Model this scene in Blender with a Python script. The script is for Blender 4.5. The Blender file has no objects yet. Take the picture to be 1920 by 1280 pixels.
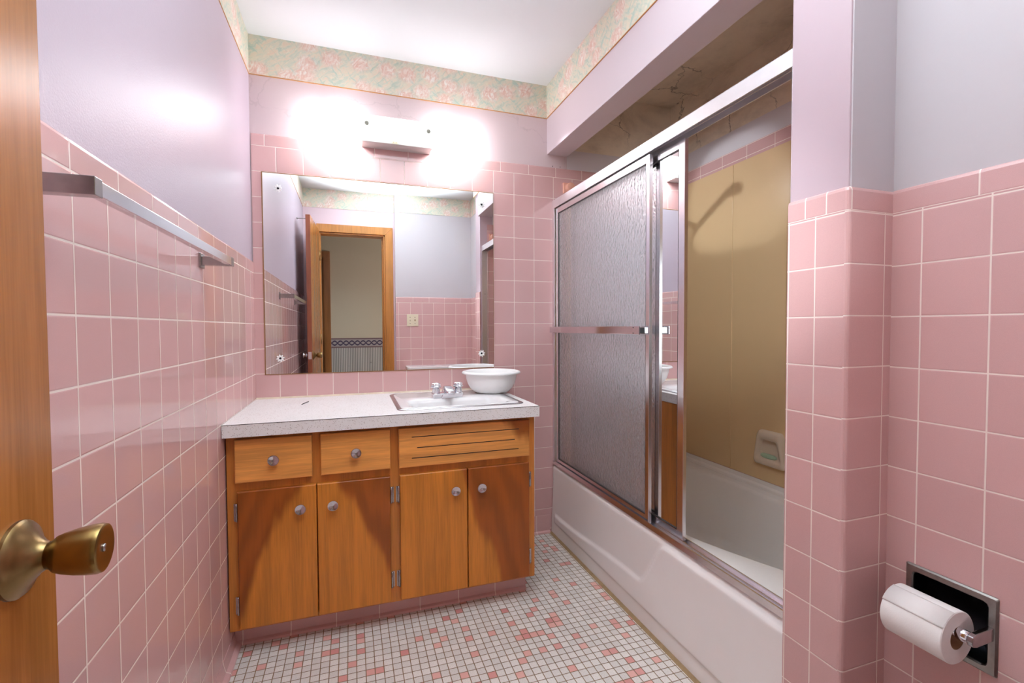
import bpy, bmesh, math, random
from math import sin, cos, pi, sqrt, radians
from mathutils import Vector, Matrix

S = bpy.context.scene
COL = S.collection
random.seed(7)

# ------------------------------------------------------------------ camera
F_PX, YAW, PITCH, ROLL = 877.8, 0.328357, -0.0296445, -0.004139
CAM = Vector((0.400545, -2.279564, 1.09479))
fwd = Vector((sin(YAW) * cos(PITCH), cos(YAW) * cos(PITCH), sin(PITCH)))
rt = Vector((cos(YAW), -sin(YAW), 0))
up = rt.cross(fwd)
rt2 = cos(ROLL) * rt + sin(ROLL) * up
up2 = -sin(ROLL) * rt + cos(ROLL) * up
cd = bpy.data.cameras.new('camera')
cd.sensor_width = 36.0
cd.sensor_fit = 'HORIZONTAL'
cd.lens = 36.0 * F_PX / 1920.0
cd.clip_start = 0.02
co = bpy.data.objects.new('camera', cd)
COL.objects.link(co)
co.matrix_world = Matrix(((rt2.x, up2.x, -fwd.x, CAM.x), (rt2.y, up2.y, -fwd.y, CAM.y),
                          (rt2.z, up2.z, -fwd.z, CAM.z), (0, 0, 0, 1)))
S.camera = co

# ------------------------------------------------------------------ world, light, exposure
w = bpy.data.worlds.new('world')
S.world = w
w.use_nodes = True
w.node_tree.nodes['Background'].inputs[0].default_value = (0.8, 0.85, 1, 1)
w.node_tree.nodes['Background'].inputs[1].default_value = 0.02
S.view_settings.view_transform = 'Standard'
S.view_settings.look = 'None'
S.view_settings.exposure = 0.36
S.view_settings.gamma = 1.0
S.view_settings.use_curve_mapping = False
S.cycles.max_bounces = 12
S.cycles.diffuse_bounces = 6
S.cycles.glossy_bounces = 6
S.cycles.transmission_bounces = 8
S.cycles.sample_clamp_indirect = 6.0
LAMP_STRENGTH = 10.0      # glowing ends of the vanity light's shade
BULB_STRENGTH = 56.0     # the bulbs behind it
FLASH_W = 362.0            # the photographer's flash, bounced off the ceiling by the doorway

fl = bpy.data.lights.new('bounced_flash', 'SPOT')
fl.energy = FLASH_W
fl.color = (0.88, 1.0, 1.06)
fl.spot_size = radians(86)
fl.spot_blend = 1.0
fl.shadow_soft_size = 0.06
flo = bpy.data.objects.new('bounced_flash', fl)
COL.objects.link(flo)
flo.location = (0.60, -1.75, 1.30)
flo.rotation_euler = (Vector((0.68, -1.58, 2.35)) - flo.location).to_track_quat('-Z', 'Y').to_euler()
fd = bpy.data.lights.new('alcove_fill', 'SPOT')      # unseen fill spot at the camera, added to brighten the tub alcove
fd.energy = 60.0
fd.color = (0.90, 1.0, 1.05)
fd.spot_size = radians(38)
fd.spot_blend = 1.0
fd.shadow_soft_size = 0.0
fdo = bpy.data.objects.new('alcove_fill', fd)
COL.objects.link(fdo)
fdo.location = (0.42, -2.27, 1.16)
fdo.rotation_euler = (Vector((1.82, -0.50, 1.36)) - fdo.location).to_track_quat('-Z', 'Y').to_euler()
hl = bpy.data.lights.new('hall_fill', 'AREA')  # added area light that brightens the hall
hl.energy = 22.0
hl.shape = 'RECTANGLE'
hl.size, hl.size_y = 0.8, 1.0
hlo = bpy.data.objects.new('hall_fill', hl)
COL.objects.link(hlo)
hlo.location = (2.5, -2.9, 1.0)
hlo.rotation_euler = (0, radians(90), 0)

# ------------------------------------------------------------------ node helpers
def srgb(r, g, b):
    f = lambda c: (c / 255 / 12.92) if c / 255 <= 0.04045 else ((c / 255 + 0.055) / 1.055) ** 2.4
    return (f(r), f(g), f(b), 1.0)

class NT:
    def __init__(s, name):
        s.m = bpy.data.materials.new(name)
        s.m.use_nodes = True
        s.t = s.m.node_tree
        s.b = s.t.nodes['Principled BSDF']
        s.out = s.t.nodes['Material Output']
    def n(s, typ, **kw):
        nd = s.t.nodes.new(typ)
        for k, v in kw.items():
            setattr(nd, k, v)
        return nd
    def put(s, sock, v):
        if hasattr(v, 'is_linked') or isinstance(v, bpy.types.NodeSocket):
            s.t.links.new(v, sock)
        else:
            sock.default_value = v
    def math(s, op, a, b=None, c=None, clamp=False):
        nd = s.n('ShaderNodeMath', operation=op)
        nd.use_clamp = clamp
        for i, v in enumerate((a, b, c)):
            if v is not None:
                s.put(nd.inputs[i], v)
        return nd.outputs[0]
    def smooth(s, x, lo, hi, a=0.0, b=1.0):
        nd = s.n('ShaderNodeMapRange', interpolation_type='SMOOTHSTEP')
        s.put(nd.inputs[0], x)
        for i, v in enumerate((lo, hi, a, b)):
            s.put(nd.inputs[i + 1], v)
        return nd.outputs[0]
    def mix(s, f, a, b, mode='MIX'):
        nd = s.n('ShaderNodeMix', data_type='RGBA', blend_type=mode)
        s.put(nd.inputs[0], f)
        s.put(nd.inputs[6], a)
        s.put(nd.inputs[7], b)
        return nd.outputs[2]
    def co(s):
        return s.n('ShaderNodeTexCoord').outputs['Object']
    def xyz(s, v):
        nd = s.n('ShaderNodeSeparateXYZ')
        s.put(nd.inputs[0], v)
        return nd.outputs
    def comb(s, x, y, z=0.0):
        nd = s.n('ShaderNodeCombineXYZ')
        for i, v in enumerate((x, y, z)):
            s.put(nd.inputs[i], v)
        return nd.outputs[0]
    def scale(s, v, sc):
        nd = s.n('ShaderNodeMapping')
        s.put(nd.inputs[0], v)
        nd.inputs['Scale'].default_value = sc
        return nd.outputs[0]
    def noise(s, v, sc, det=3, rough=0.5, dist=0.0, out='Fac'):
        nd = s.n('ShaderNodeTexNoise')
        s.put(nd.inputs['Vector'], v)
        nd.inputs['Scale'].default_value = sc
        nd.inputs['Detail'].default_value = det
        nd.inputs['Roughness'].default_value = rough
        nd.inputs['Distortion'].default_value = dist
        return nd.outputs[out]
    def voro(s, v, sc, rnd=1.0, feature='F1', out='Distance'):
        nd = s.n('ShaderNodeTexVoronoi', feature=feature)
        s.put(nd.inputs['Vector'], v)
        nd.inputs['Scale'].default_value = sc
        nd.inputs['Randomness'].default_value = rnd
        return nd.outputs[out]
    def white(s, v):
        nd = s.n('ShaderNodeTexWhiteNoise', noise_dimensions='3D')
        s.put(nd.inputs['Vector'], v)
        return nd.outputs['Value']
    def ramp(s, f, stops):
        nd = s.n('ShaderNodeValToRGB')
        s.put(nd.inputs[0], f)
        e = nd.color_ramp.elements
        while len(e) < len(stops):
            e.new(0.5)
        for el, (p, c) in zip(e, stops):
            el.position = p
            el.color = c
        return nd.outputs[0]
    def bump(s, h, strength=0.3, dist=0.002, normal=None):
        nd = s.n('ShaderNodeBump')
        s.put(nd.inputs['Height'], h)
        nd.inputs['Strength'].default_value = strength
        nd.inputs['Distance'].default_value = dist
        if normal is not None:
            s.put(nd.inputs['Normal'], normal)
        return nd.outputs[0]
    def set(s, **kw):
        for k, v in kw.items():
            s.put(s.b.inputs[k.replace('_', ' ')], v)
        return s.m

def plain(name, col, rough=0.5, metal=0.0, vary=0.04, vscale=12.0, bump=0.0, bscale=200.0, **kw):
    t = NT(name)
    c = t.co()
    n = t.noise(c, vscale, 4)
    k = 1.0 - vary
    dark = (col[0] * k, col[1] * k, col[2] * k, 1)
    lite = tuple(min(1, x * (1 + vary)) for x in col[:3]) + (1,)
    t.set(Base_Color=t.mix(n, dark, lite), Roughness=rough, Metallic=metal, **kw)
    if bump:
        t.set(Normal=t.bump(t.noise(c, bscale, 2), bump, 0.001))
    return t.m

PINK = srgb(212, 170, 168)
GROUT = srgb(238, 222, 214)
P = 0.1095
Z0 = 1.7732
def tile_mat(name, ua, va, pu, pv, u0, v0, gw=0.0028, col=PINK, grout=GROUT, rough=0.07, vary=0.07, wav=0.06):
    """glazed tile: grid of grout lines along two object axes"""
    t = NT(name)
    x = t.xyz(t.co())
    ids, ds = [], []
    for a, p, o in ((ua, pu, u0), (va, pv, v0)):
        q = t.math('DIVIDE', t.math('SUBTRACT', x[a], o), p)
        f = t.math('FRACT', q)
        ids.append(t.math('FLOOR', q))
        ds.append(t.math('MULTIPLY', t.math('MINIMUM', f, t.math('SUBTRACT', 1.0, f)), p))
    d = t.math('MINIMUM', ds[0], ds[1])
    m = t.smooth(d, gw * 0.38, gw * 0.62)
    rnd = t.white(t.comb(ids[0], ids[1], 3.0))
    tone = t.math('ADD', 1.0 - vary / 2, t.math('MULTIPLY', rnd, vary))
    sp = t.noise(t.co(), 900, 1)
    tone = t.math('MULTIPLY', tone, t.smooth(sp, 0.2, 0.8, 0.97, 1.03))
    tn = t.n('ShaderNodeMix', data_type='RGBA', blend_type='MULTIPLY')
    tn.inputs[0].default_value = 1.0
    tn.inputs[6].default_value = col
    cc = t.comb(tone, tone, tone)
    t.put(tn.inputs[7], cc)
    t.set(Base_Color=t.mix(m, grout, tn.outputs[2]))
    t.set(Roughness=t.smooth(m, 0, 1, 0.75, rough))
    pil = t.smooth(d, gw * 0.3, gw * 0.5 + 0.0022)
    b1 = t.bump(pil, 0.4, 0.0010)
    tilt = t.white(t.comb(ids[1], ids[0], 8.0))
    b2 = t.bump(t.math('ADD', t.noise(t.co(), 22, 1), t.math('MULTIPLY', tilt, 0.0)), wav, 0.004, b1)
    t.set(Normal=b2)
    return t.m

# ------------------------------------------------------------------ mesh helpers
def new():
    return bmesh.new()

def box(bm, x0, x1, y0, y1, z0, z1, bev=0.0, seg=2, mi=0):
    vs = [bm.verts.new((x, y, z)) for x in (x0, x1) for y in (y0, y1) for z in (z0, z1)]
    fs = []
    for q in ((0, 1, 3, 2), (4, 6, 7, 5), (0, 4, 5, 1), (2, 3, 7, 6), (0, 2, 6, 4), (1, 5, 7, 3)):
        f = bm.faces.new([vs[i] for i in q])
        f.material_index = mi
        fs.append(f)
    if bev > 0:
        es = list({e for f in fs for e in f.edges})
        bmesh.ops.bevel(bm, geom=es, offset=bev, segments=seg, profile=0.6, affect='EDGES')
    return bm

def xform(bm, verts, mat):
    bmesh.ops.transform(bm, matrix=mat, verts=verts)

def frame_from(axis):
    a = Vector(axis).normalized()
    r = Vector((0, 0, 1)) if abs(a.z) < 0.9 else Vector((1, 0, 0))
    u = a.cross(r).normalized()
    v = a.cross(u).normalized()
    return a, u, v

def lathe(bm, prof, origin, axis, n=32, mi=0, smooth=True):
    """prof: list of (radius, distance along the axis)"""
    a, u, v = frame_from(axis)
    o = Vector(origin)
    rings = []
    for r, h in prof:
        if r < 1e-6:
            rings.append([bm.verts.new(o + a * h)])
        else:
            rings.append([bm.verts.new(o + a * h + (u * cos(2 * pi * k / n) + v * sin(2 * pi * k / n)) * r) for k in range(n)])
    for A, B in zip(rings, rings[1:]):
        for k in range(n):
            k2 = (k + 1) % n
            if len(A) == 1 and len(B) == 1:
                continue
            if len(A) == 1:
                f = bm.faces.new((A[0], B[k], B[k2]))
            elif len(B) == 1:
                f = bm.faces.new((A[k], B[0], A[k2]))
            else:
                f = bm.faces.new((A[k], B[k], B[k2], A[k2]))
            f.material_index = mi
            f.smooth = smooth
    return bm

def cyl(bm, p0, p1, r, n=24, r2=None, mi=0, bev=0.0):
    p0, p1 = Vector(p0), Vector(p1)
    L = (p1 - p0).length
    r2 = r if r2 is None else r2
    if bev:
        prof = [(0, 0), (r - bev, 0), (r, bev), (r2, L - bev), (r2 - bev, L), (0, L)]
    else:
        prof = [(0, 0), (r, 0), (r2, L), (0, L)]
    lathe(bm, prof, p0, p1 - p0, n, mi, smooth=True)
    return bm

def tube(bm, pts, r, n=10, closed=False):
    pts = [Vector(p) for p in pts]
    rings = []
    a, u, v = frame_from(pts[1] - pts[0])
    for i, p in enumerate(pts):
        d = (pts[min(i + 1, len(pts) - 1)] - pts[max(i - 1, 0)]).normalized()
        u = (u - d * u.dot(d)).normalized()
        v = d.cross(u)
        rr = r[i] if isinstance(r, (list, tuple)) else r
        rings.append([bm.verts.new(p + (u * cos(2 * pi * k / n) + v * sin(2 * pi * k / n)) * rr) for k in range(n)])
    for A, B in zip(rings, rings[1:]):
        for k in range(n):
            f = bm.faces.new((A[k], B[k], B[(k + 1) % n], A[(k + 1) % n]))
            f.smooth = True
    bm.faces.new(rings[0])
    bm.faces.new(list(reversed(rings[-1])))
    return bm

def prism(bm, outline, a0, a1, axes='xyz', mi=0, smooth=False, side_mi=None):
    """extrude a closed 2-D outline (first two letters of axes) along the third from a0 to a1"""
    ix = {'x': 0, 'y': 1, 'z': 2}
    i, j, k = (ix[c] for c in axes)
    def mk(p, h):
        c = [0, 0, 0]
        c[i], c[j], c[k] = p[0], p[1], h
        return bm.verts.new(c)
    A = [mk(p, a0) for p in outline]
    B = [mk(p, a1) for p in outline]
    n = len(A)
    for q in range(n):
        f = bm.faces.new((A[q], A[(q + 1) % n], B[(q + 1) % n], B[q]))
        f.material_index = side_mi[q] if side_mi else mi
        f.smooth = smooth
    for L in (A, B):
        f = bm.faces.new(L)
        f.material_index = mi
    return bm

def rrect(x0, x1, y0, y1, r, n=6):
    o = []
    for cx, cy, a in ((x1 - r, y1 - r, 0), (x0 + r, y1 - r, 90), (x0 + r, y0 + r, 180), (x1 - r, y0 + r, 270)):
        for k in range(n + 1):
            t = radians(a + 90 * k / n)
            o.append((cx + r * cos(t), cy + r * sin(t)))
    return o

def loft(bm, loops, close=True, smooth=True, mi=0):
    """loops: equal-length lists of 3-D points"""
    L = [[bm.verts.new(p) for p in lp] for lp in loops]
    for A, B in zip(L, L[1:]):
        n = len(A)
        for k in range(n if close else n - 1):
            f = bm.faces.new((A[k], A[(k + 1) % n], B[(k + 1) % n], B[k]))
            f.smooth = smooth
            f.material_index = mi
    return L

def obj(name, bm, mats, parent=None, bevel=0.0, autosmooth=None):
    bmesh.ops.recalc_face_normals(bm, faces=bm.faces[:])
    o0 = Vector((0, 0, 0))
    p = parent
    while p is not None:
        o0 += p.location
        p = p.parent
    if o0.length > 0:
        bmesh.ops.translate(bm, verts=bm.verts[:], vec=-o0)
    me = bpy.data.meshes.new(name)
    bm.to_mesh(me)
    bm.free()
    for m in (mats if isinstance(mats, (list, tuple)) else [mats]):
        me.materials.append(m)
    o = bpy.data.objects.new(name, me)
    COL.objects.link(o)
    if parent is not None:
        o.parent = parent
    if bevel:
        b = o.modifiers.new('bevel', 'BEVEL')
        b.width = bevel
        b.segments = 2
        b.limit_method = 'ANGLE'
    if autosmooth:
        for f in me.polygons:
            f.use_smooth = True
        es = o.modifiers.new('split', 'EDGE_SPLIT')
        es.split_angle = radians(autosmooth)
    return o

def tag(o, label, cat, group=None):
    o['label'] = label
    o['category'] = cat
    if group:
        o['group'] = group
    return o

def thing(name, label, cat, loc=(0, 0, 0), group=None):
    o = bpy.data.objects.new(name, None)
    o.empty_display_size = 0.05
    COL.objects.link(o)
    o.location = loc
    return tag(o, label, cat, group)

def struct(name, bm, mats, parent=None, bevel=0.0):
    o = obj(name, bm, mats, parent, bevel)
    if parent is None:
        o['kind'] = 'structure'
    return o

# ------------------------------------------------------------------ materials
def paint(name, col, rough=0.45, bump=0.06, bscale=160, stain=0.0, crack=0.0, blot=0.0):
    t = NT(name)
    c = t.co()
    big = t.noise(c, 3.5, 5, 0.6)
    k = 0.96
    base = t.mix(big, (col[0] * k, col[1] * k, col[2] * k, 1), col)
    if stain:
        st = t.smooth(t.noise(t.scale(c, (1.0, 0.8, 1.6)), 3.2, 8, 0.68, 0.4), 0.42, 0.74)
        base = t.mix(t.math('MULTIPLY', st, stain), base, srgb(92, 66, 44))
    if crack:
        wv = t.n('ShaderNodeVectorMath', operation='ADD')
        t.put(wv.inputs[0], c)
        sc = t.n('ShaderNodeVectorMath', operation='SCALE')
        t.put(sc.inputs[0], t.noise(c, 9, 4, 0.6, 0, 'Color'))
        sc.inputs['Scale'].default_value = 0.12
        t.put(wv.inputs[1], sc.outputs[0])
        dd = t.voro(wv.outputs[0], 3.2, 1.0, 'DISTANCE_TO_EDGE')
        ln = t.smooth(dd, 0.002, 0.012, 1.0, 0.0)
        gate = t.smooth(t.noise(c, 4, 3), 0.42, 0.58)
        base = t.mix(t.math('MULTIPLY', t.math('MULTIPLY', ln, gate), crack), base, srgb(60, 45, 35))
    if blot:
        bl = t.smooth(t.noise(t.scale(c, (1, 1, 0.6)), 2.0, 6, 0.6), 0.55, 0.75)
        base = t.mix(t.math('MULTIPLY', bl, blot), base, srgb(200, 180, 150))
    t.set(Base_Color=base, Roughness=rough)
    t.set(Normal=t.bump(t.noise(c, bscale, 3, 0.6), bump, 0.002))
    return t.m

M = {}
M['paint_left'] = paint('glossy pink wall paint', srgb(192, 176, 189), 0.40, 0.22, 240)
M['paint_pink'] = paint('pink wall paint', srgb(224, 198, 206), 0.42, 0.05, 120)
M['paint_back'] = paint('pale pink wall paint', srgb(214, 194, 196), 0.45, 0.05, 120, crack=0.10)
M['paint_white'] = paint('white wall paint', srgb(200, 193, 197), 0.5, 0.05, 130, blot=0.12)
M['paint_alcove'] = paint('stained shade-tone alcove plaster', srgb(238, 224, 204), 0.6, 0.08, 90, stain=0.36, crack=0.6)  # beige and brown put the alcove's shade into the colour, with mildew stains
M['paint_alcove_lit'] = paint('lit-tone alcove paint', srgb(214, 208, 212), 0.5, 0.05, 120)  # lamplit tone of the same plaster, put into the colour
M['paint_stub'] = paint('stub pink paint', srgb(194, 172, 180), 0.42, 0.05, 120)
M['paint_soffit'] = paint('soffit pink paint', srgb(212, 197, 203), 0.4, 0.05, 120)
M['ceiling'] = paint('ceiling paint', srgb(230, 232, 234), 0.7, 0.03, 120)
M['hall_dark'] = plain('unlit room black', srgb(40, 38, 38), 0.7)  # near-black colour stands in for the unlit room's darkness

M['tile_left'] = tile_mat('glazed pink tile on the left wall', 1, 2, P, P, -0.28957, Z0, gw=0.0034, rough=0.045)
M['cap_left'] = tile_mat('pink cap tile on the left wall', 1, 2, 0.1555, 0.5, -1.388, 1.3352)
M['tile_back'] = tile_mat('glazed pink tile on the mirror wall', 0, 2, P, P, 0.09589, Z0)
M['cap_back'] = tile_mat('pink cap tile on the mirror wall', 0, 2, 0.1525, 0.5, 0.0515, 1.8827)
M['tile_right'] = tile_mat('glazed pink tile on the right wall', 1, 2, 0.1115, P, -1.6315, Z0 - 0.0012)
M['cap_right'] = tile_mat('pink cap tile on the right wall', 1, 2, 0.1525, 0.5, -1.7235, 1.3385)
M['tile_stub_a'] = tile_mat('glazed pink tile on the stub side', 1, 2, 0.067, P, -1.5005, Z0 - 0.001)
M['tile_stub_b'] = tile_mat('glazed pink tile on the stub end', 0, 2, 0.24, P, 1.4945, Z0 + 0.001)
M['cap_stub'] = tile_mat('pink cap tile on the stub side', 1, 2, 0.0505, 0.5, -1.4745, 1.3385)
M['cap_stub_b'] = tile_mat('pink cap tile on the stub end', 0, 2, 0.5, 0.5, 1.393, 1.3385)
M['tile_front'] = tile_mat('glazed pink tile by the doorway', 0, 2, P, P, 0.818, Z0)
M['cap_front'] = tile_mat('pink cap tile by the doorway', 0, 2, 0.1525, 0.5, 0.80, 1.3385)
M['tile_alcove'] = tile_mat('glazed pink tile in the tub alcove', 1, 2, 0.1525, 0.05, -0.10, 1.933)
M['tile_alcove_x'] = tile_mat('glazed pink tile at the tub end', 0, 2, P, P, 0.09589, Z0)
M['tile_kick'] = tile_mat('pink base tile', 0, 2, 0.1525, 0.5, 0.09, 0.4, rough=0.2)
M['tile_base_left'] = tile_mat('pink base tile along the left wall', 1, 2, 0.1525, 0.5, -0.62, 0.4, rough=0.2)

def mosaic():
    t = NT('white and pink floor mosaic')
    p = 0.0279
    x = t.xyz(t.co())
    ids, ds = [], []
    for a, o in ((0, 0.0925), (1, -0.4862)):
        wob = t.math('MULTIPLY', t.math('SUBTRACT', t.noise(t.co(), 5, 2), 0.5), 0.004)
        q = t.math('DIVIDE', t.math('ADD', t.math('SUBTRACT', x[a], o), wob), p)
        f = t.math('FRACT', q)
        ids.append(t.math('FLOOR', q))
        ds.append(t.math('MULTIPLY', t.math('MINIMUM', f, t.math('SUBTRACT', 1.0, f)), p))
    d = t.math('MINIMUM', ds[0], ds[1])
    m = t.smooth(d, 0.0009, 0.0017)
    r1 = t.white(t.comb(ids[0], ids[1], 1.0))
    r2 = t.white(t.comb(ids[0], ids[1], 2.0))
    speck = t.noise(t.co(), 420, 3, 0.7)
    wht = t.mix(t.smooth(speck, 0.35, 0.65), srgb(214, 208, 202), srgb(240, 235, 230))
    tone = t.smooth(r2, 0, 1, 0.9, 1.04)
    wht = t.mix(1.0, wht, t.comb(tone, tone, tone), 'MULTIPLY')
    pk = t.mix(r2, srgb(212, 140, 134), srgb(232, 182, 172))
    c = t.mix(t.math('GREATER_THAN', r1, 0.90), wht, pk)
    gr = t.mix(t.noise(t.co(), 6, 3), srgb(110, 88, 66), srgb(150, 120, 82))
    t.set(Base_Color=t.mix(m, gr, c), Roughness=t.smooth(m, 0, 1, 0.85, 0.34))
    t.set(Normal=t.bump(t.smooth(d, 0.0006, 0.003), 0.5, 0.001))
    return t.m
M['mosaic'] = mosaic()

def floral(name, ua, pitch=0.115):
    """watercolour tulip wallpaper: pink blooms on sage and straw leaves"""
    t = NT(name)
    x = t.xyz(t.co())
    c = t.comb(x[ua], x[2], 0.0)
    nz = t.noise(c, 16, 3, 0.6, 0, 'Color')
    wv = t.n('ShaderNodeVectorMath', operation='MULTIPLY_ADD')
    t.put(wv.inputs[0], nz)
    wv.inputs[1].default_value = (0.035, 0.035, 0)
    t.put(wv.inputs[2], c)
    wc = wv.outputs[0]
    # streaky leaves: noise stretched along slanted directions
    def slant(deg, sc):
        r_ = t.n('ShaderNodeMapping')
        t.put(r_.inputs[0], wc)
        r_.inputs['Rotation'].default_value = (0, 0, radians(deg))
        return t.scale(r_.outputs[0], sc)
    sl1, sl2 = slant(-38, (17, 70, 1)), slant(46, (16, 60, 1))
    leaf = t.noise(sl1, 1.0, 4, 0.6, 0.8)
    leaf2 = t.noise(sl2, 1.0, 4, 0.6, 0.6)
    base = t.ramp(leaf, [(0.30, srgb(166, 188, 172)), (0.44, srgb(200, 204, 186)), (0.56, srgb(218, 208, 186)), (0.70, srgb(222, 198, 176))])
    base = t.mix(t.smooth(leaf2, 0.52, 0.68), base, srgb(170, 196, 182))
    base = t.mix(t.smooth(t.noise(c, 30, 3), 0.55, 0.75, 0, 0.6), base, srgb(226, 216, 190))
    # blooms
    cell = t.scale(wc, (1.0, 1.15, 1.0))
    pos = t.n('ShaderNodeTexVoronoi', feature='F1', voronoi_dimensions='2D')
    dist = pos.outputs['Distance']
    t.put(pos.inputs['Vector'], cell)
    pos.inputs['Scale'].default_value = 9.6
    pos.inputs['Randomness'].default_value = 0.7
    rnd = t.xyz(pos.outputs['Color'])[0]
    inside = t.smooth(dist, 0.20, 0.56, 1.0, 0.0)
    gate = t.math('GREATER_THAN', rnd, 0.22)
    inside = t.math('MULTIPLY', inside, gate)
    pet = t.noise(slant(20, (70, 32, 1)), 1.0, 3, 0.6, 1.5)
    bloom = t.ramp(pet, [(0.32, srgb(216, 164, 148)), (0.45, srgb(224, 184, 170)), (0.55, srgb(232, 206, 196)), (0.66, srgb(240, 234, 228))])
    col = t.mix(t.math('MULTIPLY', inside, 0.88), base, bloom)
    wisp = t.noise(sl1, 2.2, 3, 0.6, 1.6)
    col = t.mix(t.smooth(wisp, 0.60, 0.72, 0, 0.55), col, srgb(240, 232, 214))
    dark = t.noise(sl2, 2.0, 3, 0.6, 1.2)
    col = t.mix(t.smooth(dark, 0.62, 0.75, 0, 0.35), col, srgb(150, 150, 120))
    t.set(Base_Color=t.mix(0.13, col, srgb(244, 240, 228)), Roughness=0.55)
    return t.m
M['border_x'] = floral('floral border paper across the room', 0)
M['border_y'] = floral('floral border paper along the room', 1)

def wood(name, base, dark, grain=2, dark_at=None, rough=0.30, fig=1.0, seed=0.0):
    """grain: axis the fibres run along. dark_at: list of (nx, nz, c): heartwood where nx*x+nz*z > c (object space)"""
    t = NT(name)
    c0 = t.co()
    mp = t.n('ShaderNodeMapping')
    t.put(mp.inputs[0], c0)
    mp.inputs['Location'].default_value = (seed, seed * 0.7, seed * 1.3)
    c = mp.outputs[0]
    sc = [22, 22, 22]
    sc[grain] = 1.6
    fine = [260, 260, 260]
    fine[grain] = 9
    n1 = t.noise(t.scale(c, tuple(sc)), 1.0, 5, 0.55, 0.5)
    n2 = t.noise(t.scale(c, tuple(fine)), 1.0, 3, 0.6)
    f = t.math('ADD', t.math('MULTIPLY', n1, 0.65), t.math('MULTIPLY', n2, 0.35))
    hi = tuple(min(1, v * 1.18) for v in base[:3]) + (1,)
    lo = tuple(v * 0.74 for v in base[:3]) + (1,)
    col = t.mix(t.smooth(f, 0.32, 0.68), lo, hi)
    if dark_at:
        x = t.xyz(c0)
        msum = None
        wob = t.math('MULTIPLY', t.math('SUBTRACT', t.noise(t.scale(c, (9, 9, 2.2)), 1.0, 3, 0.5), 0.5), 0.16)
        for nx, nz, cc in dark_at:
            s = t.math('ADD', t.math('ADD', t.math('MULTIPLY', x[0], nx), t.math('MULTIPLY', x[2], nz)), wob)
            mk = t.smooth(s, cc - 0.012, cc + 0.02)
            msum = mk if msum is None else t.math('MULTIPLY', msum, mk)
            band = t.math('SINE', t.math('MULTIPLY', t.math('ADD', s, t.math('MULTIPLY', n1, 0.06)), 75.0))
        dd = t.mix(t.smooth(t.math('ADD', t.math('MULTIPLY', band, 0.5), t.math('MULTIPLY', n2, 1.0)), -0.2, 1.2), dark, tuple(v * 1.45 for v in dark[:3]) + (1,))
        col = t.mix(t.math('MULTIPLY', msum, 0.92), col, dd)
    t.set(Base_Color=col, Roughness=rough)
    t.set(Normal=t.bump(f, 0.12, 0.001))
    return t.m
HEART = srgb(134, 66, 16)
M['wood_frame'] = wood('honey birch frame', srgb(196, 122, 52), HEART, 2, seed=1.0)
M['wood_drawer'] = wood('honey birch drawer front', srgb(232, 158, 82), HEART, 0, seed=2.0)
M['wood_panel'] = wood('honey birch slotted panel', srgb(232, 158, 82), HEART, 0, dark_at=[(0.8, 0.6, 0.78)], seed=3.0)
M['casing'] = wood('varnished door casing', srgb(190, 126, 62), srgb(150, 90, 40), 2, rough=0.3, seed=5.0)
M['leaf'] = wood('varnished door leaf', srgb(172, 110, 54), srgb(150, 90, 40), 2, rough=0.26, seed=6.0)
M['leaf_edge'] = wood('reddish door edge', srgb(150, 84, 58), srgb(110, 60, 30), 2, rough=0.4, seed=7.0)
M['hall_trim'] = wood('brown hall casing', srgb(150, 98, 52), srgb(100, 60, 30), 2, seed=8.0)

M['chrome'] = plain('chrome', srgb(225, 225, 230), 0.12, 1.0, 0.05)
M['chrome_worn'] = plain('worn chrome', srgb(176, 174, 176), 0.22, 1.0, 0.22, 60)
M['knob'] = plain('knob chrome', srgb(206, 204, 212), 0.17, 1.0, 0.08, 60)
M['pewter'] = plain('dulled steel', srgb(150, 146, 142), 0.36, 1.0, 0.25, 90, 0.15, 300)
M['alu'] = plain('satin aluminium', srgb(240, 238, 242), 0.40, 1.0, 0.05, 30)
M['alu_bright'] = plain('polished aluminium', srgb(236, 234, 238), 0.22, 1.0, 0.04, 30)
M['brass'] = plain('aged brass', srgb(160, 134, 84), 0.27, 1.0, 0.25, 60)
M['brass_dark'] = plain('tarnished brass', srgb(138, 114, 76), 0.3, 1.0, 0.3, 60)
M['steel_dark'] = plain('dark steel recess', srgb(38, 38, 44), 0.3, 0.9, 0.1)
M['enamel'] = plain('white enamel', srgb(236, 234, 234), 0.12, 0, 0.01)
M['tub'] = plain('pinkish white tub enamel', srgb(244, 241, 240), 0.16, 0, 0.015)
M['plastic_white'] = plain('white plastic', srgb(248, 247, 246), 0.3, 0, 0.01)
M['fixture_white'] = plain('white fixture enamel', srgb(236, 234, 232), 0.35, 0, 0.01)
M['fixture_grey'] = plain('grey metal underside', srgb(206, 202, 200), 0.4, 0.1, 0.04)
M['cream'] = plain('cream plastic', srgb(226, 214, 188), 0.35, 0, 0.02)
M['dark'] = plain('black gap', srgb(24, 20, 18), 0.6)
M['rubber'] = plain('dark seal', srgb(52, 44, 44), 0.5)
M['tan'] = plain('tan plastic panel', srgb(224, 193, 150), 0.2, 0, 0.03, 4)
M['soapdish'] = plain('cream ceramic', srgb(222, 204, 184), 0.2, 0, 0.02)
M['soap'] = plain('pale green soap', srgb(176, 200, 172), 0.45, 0, 0.05)
M['peach'] = plain('peach ceramic', srgb(226, 170, 150), 0.2, 0, 0.03)
M['paper'] = plain('tissue paper', srgb(236, 232, 230), 0.85, 0, 0.02, 60, 0.25, 500)
M['card'] = plain('cardboard core', srgb(150, 112, 84), 0.8, 0, 0.08)
M['adhesive'] = plain('brown mirror backing', srgb(150, 106, 68), 0.6, 0, 0.35, 40)
M['grime'] = plain('grimy caulk', srgb(158, 132, 96), 0.7, 0, 0.3, 40)
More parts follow.
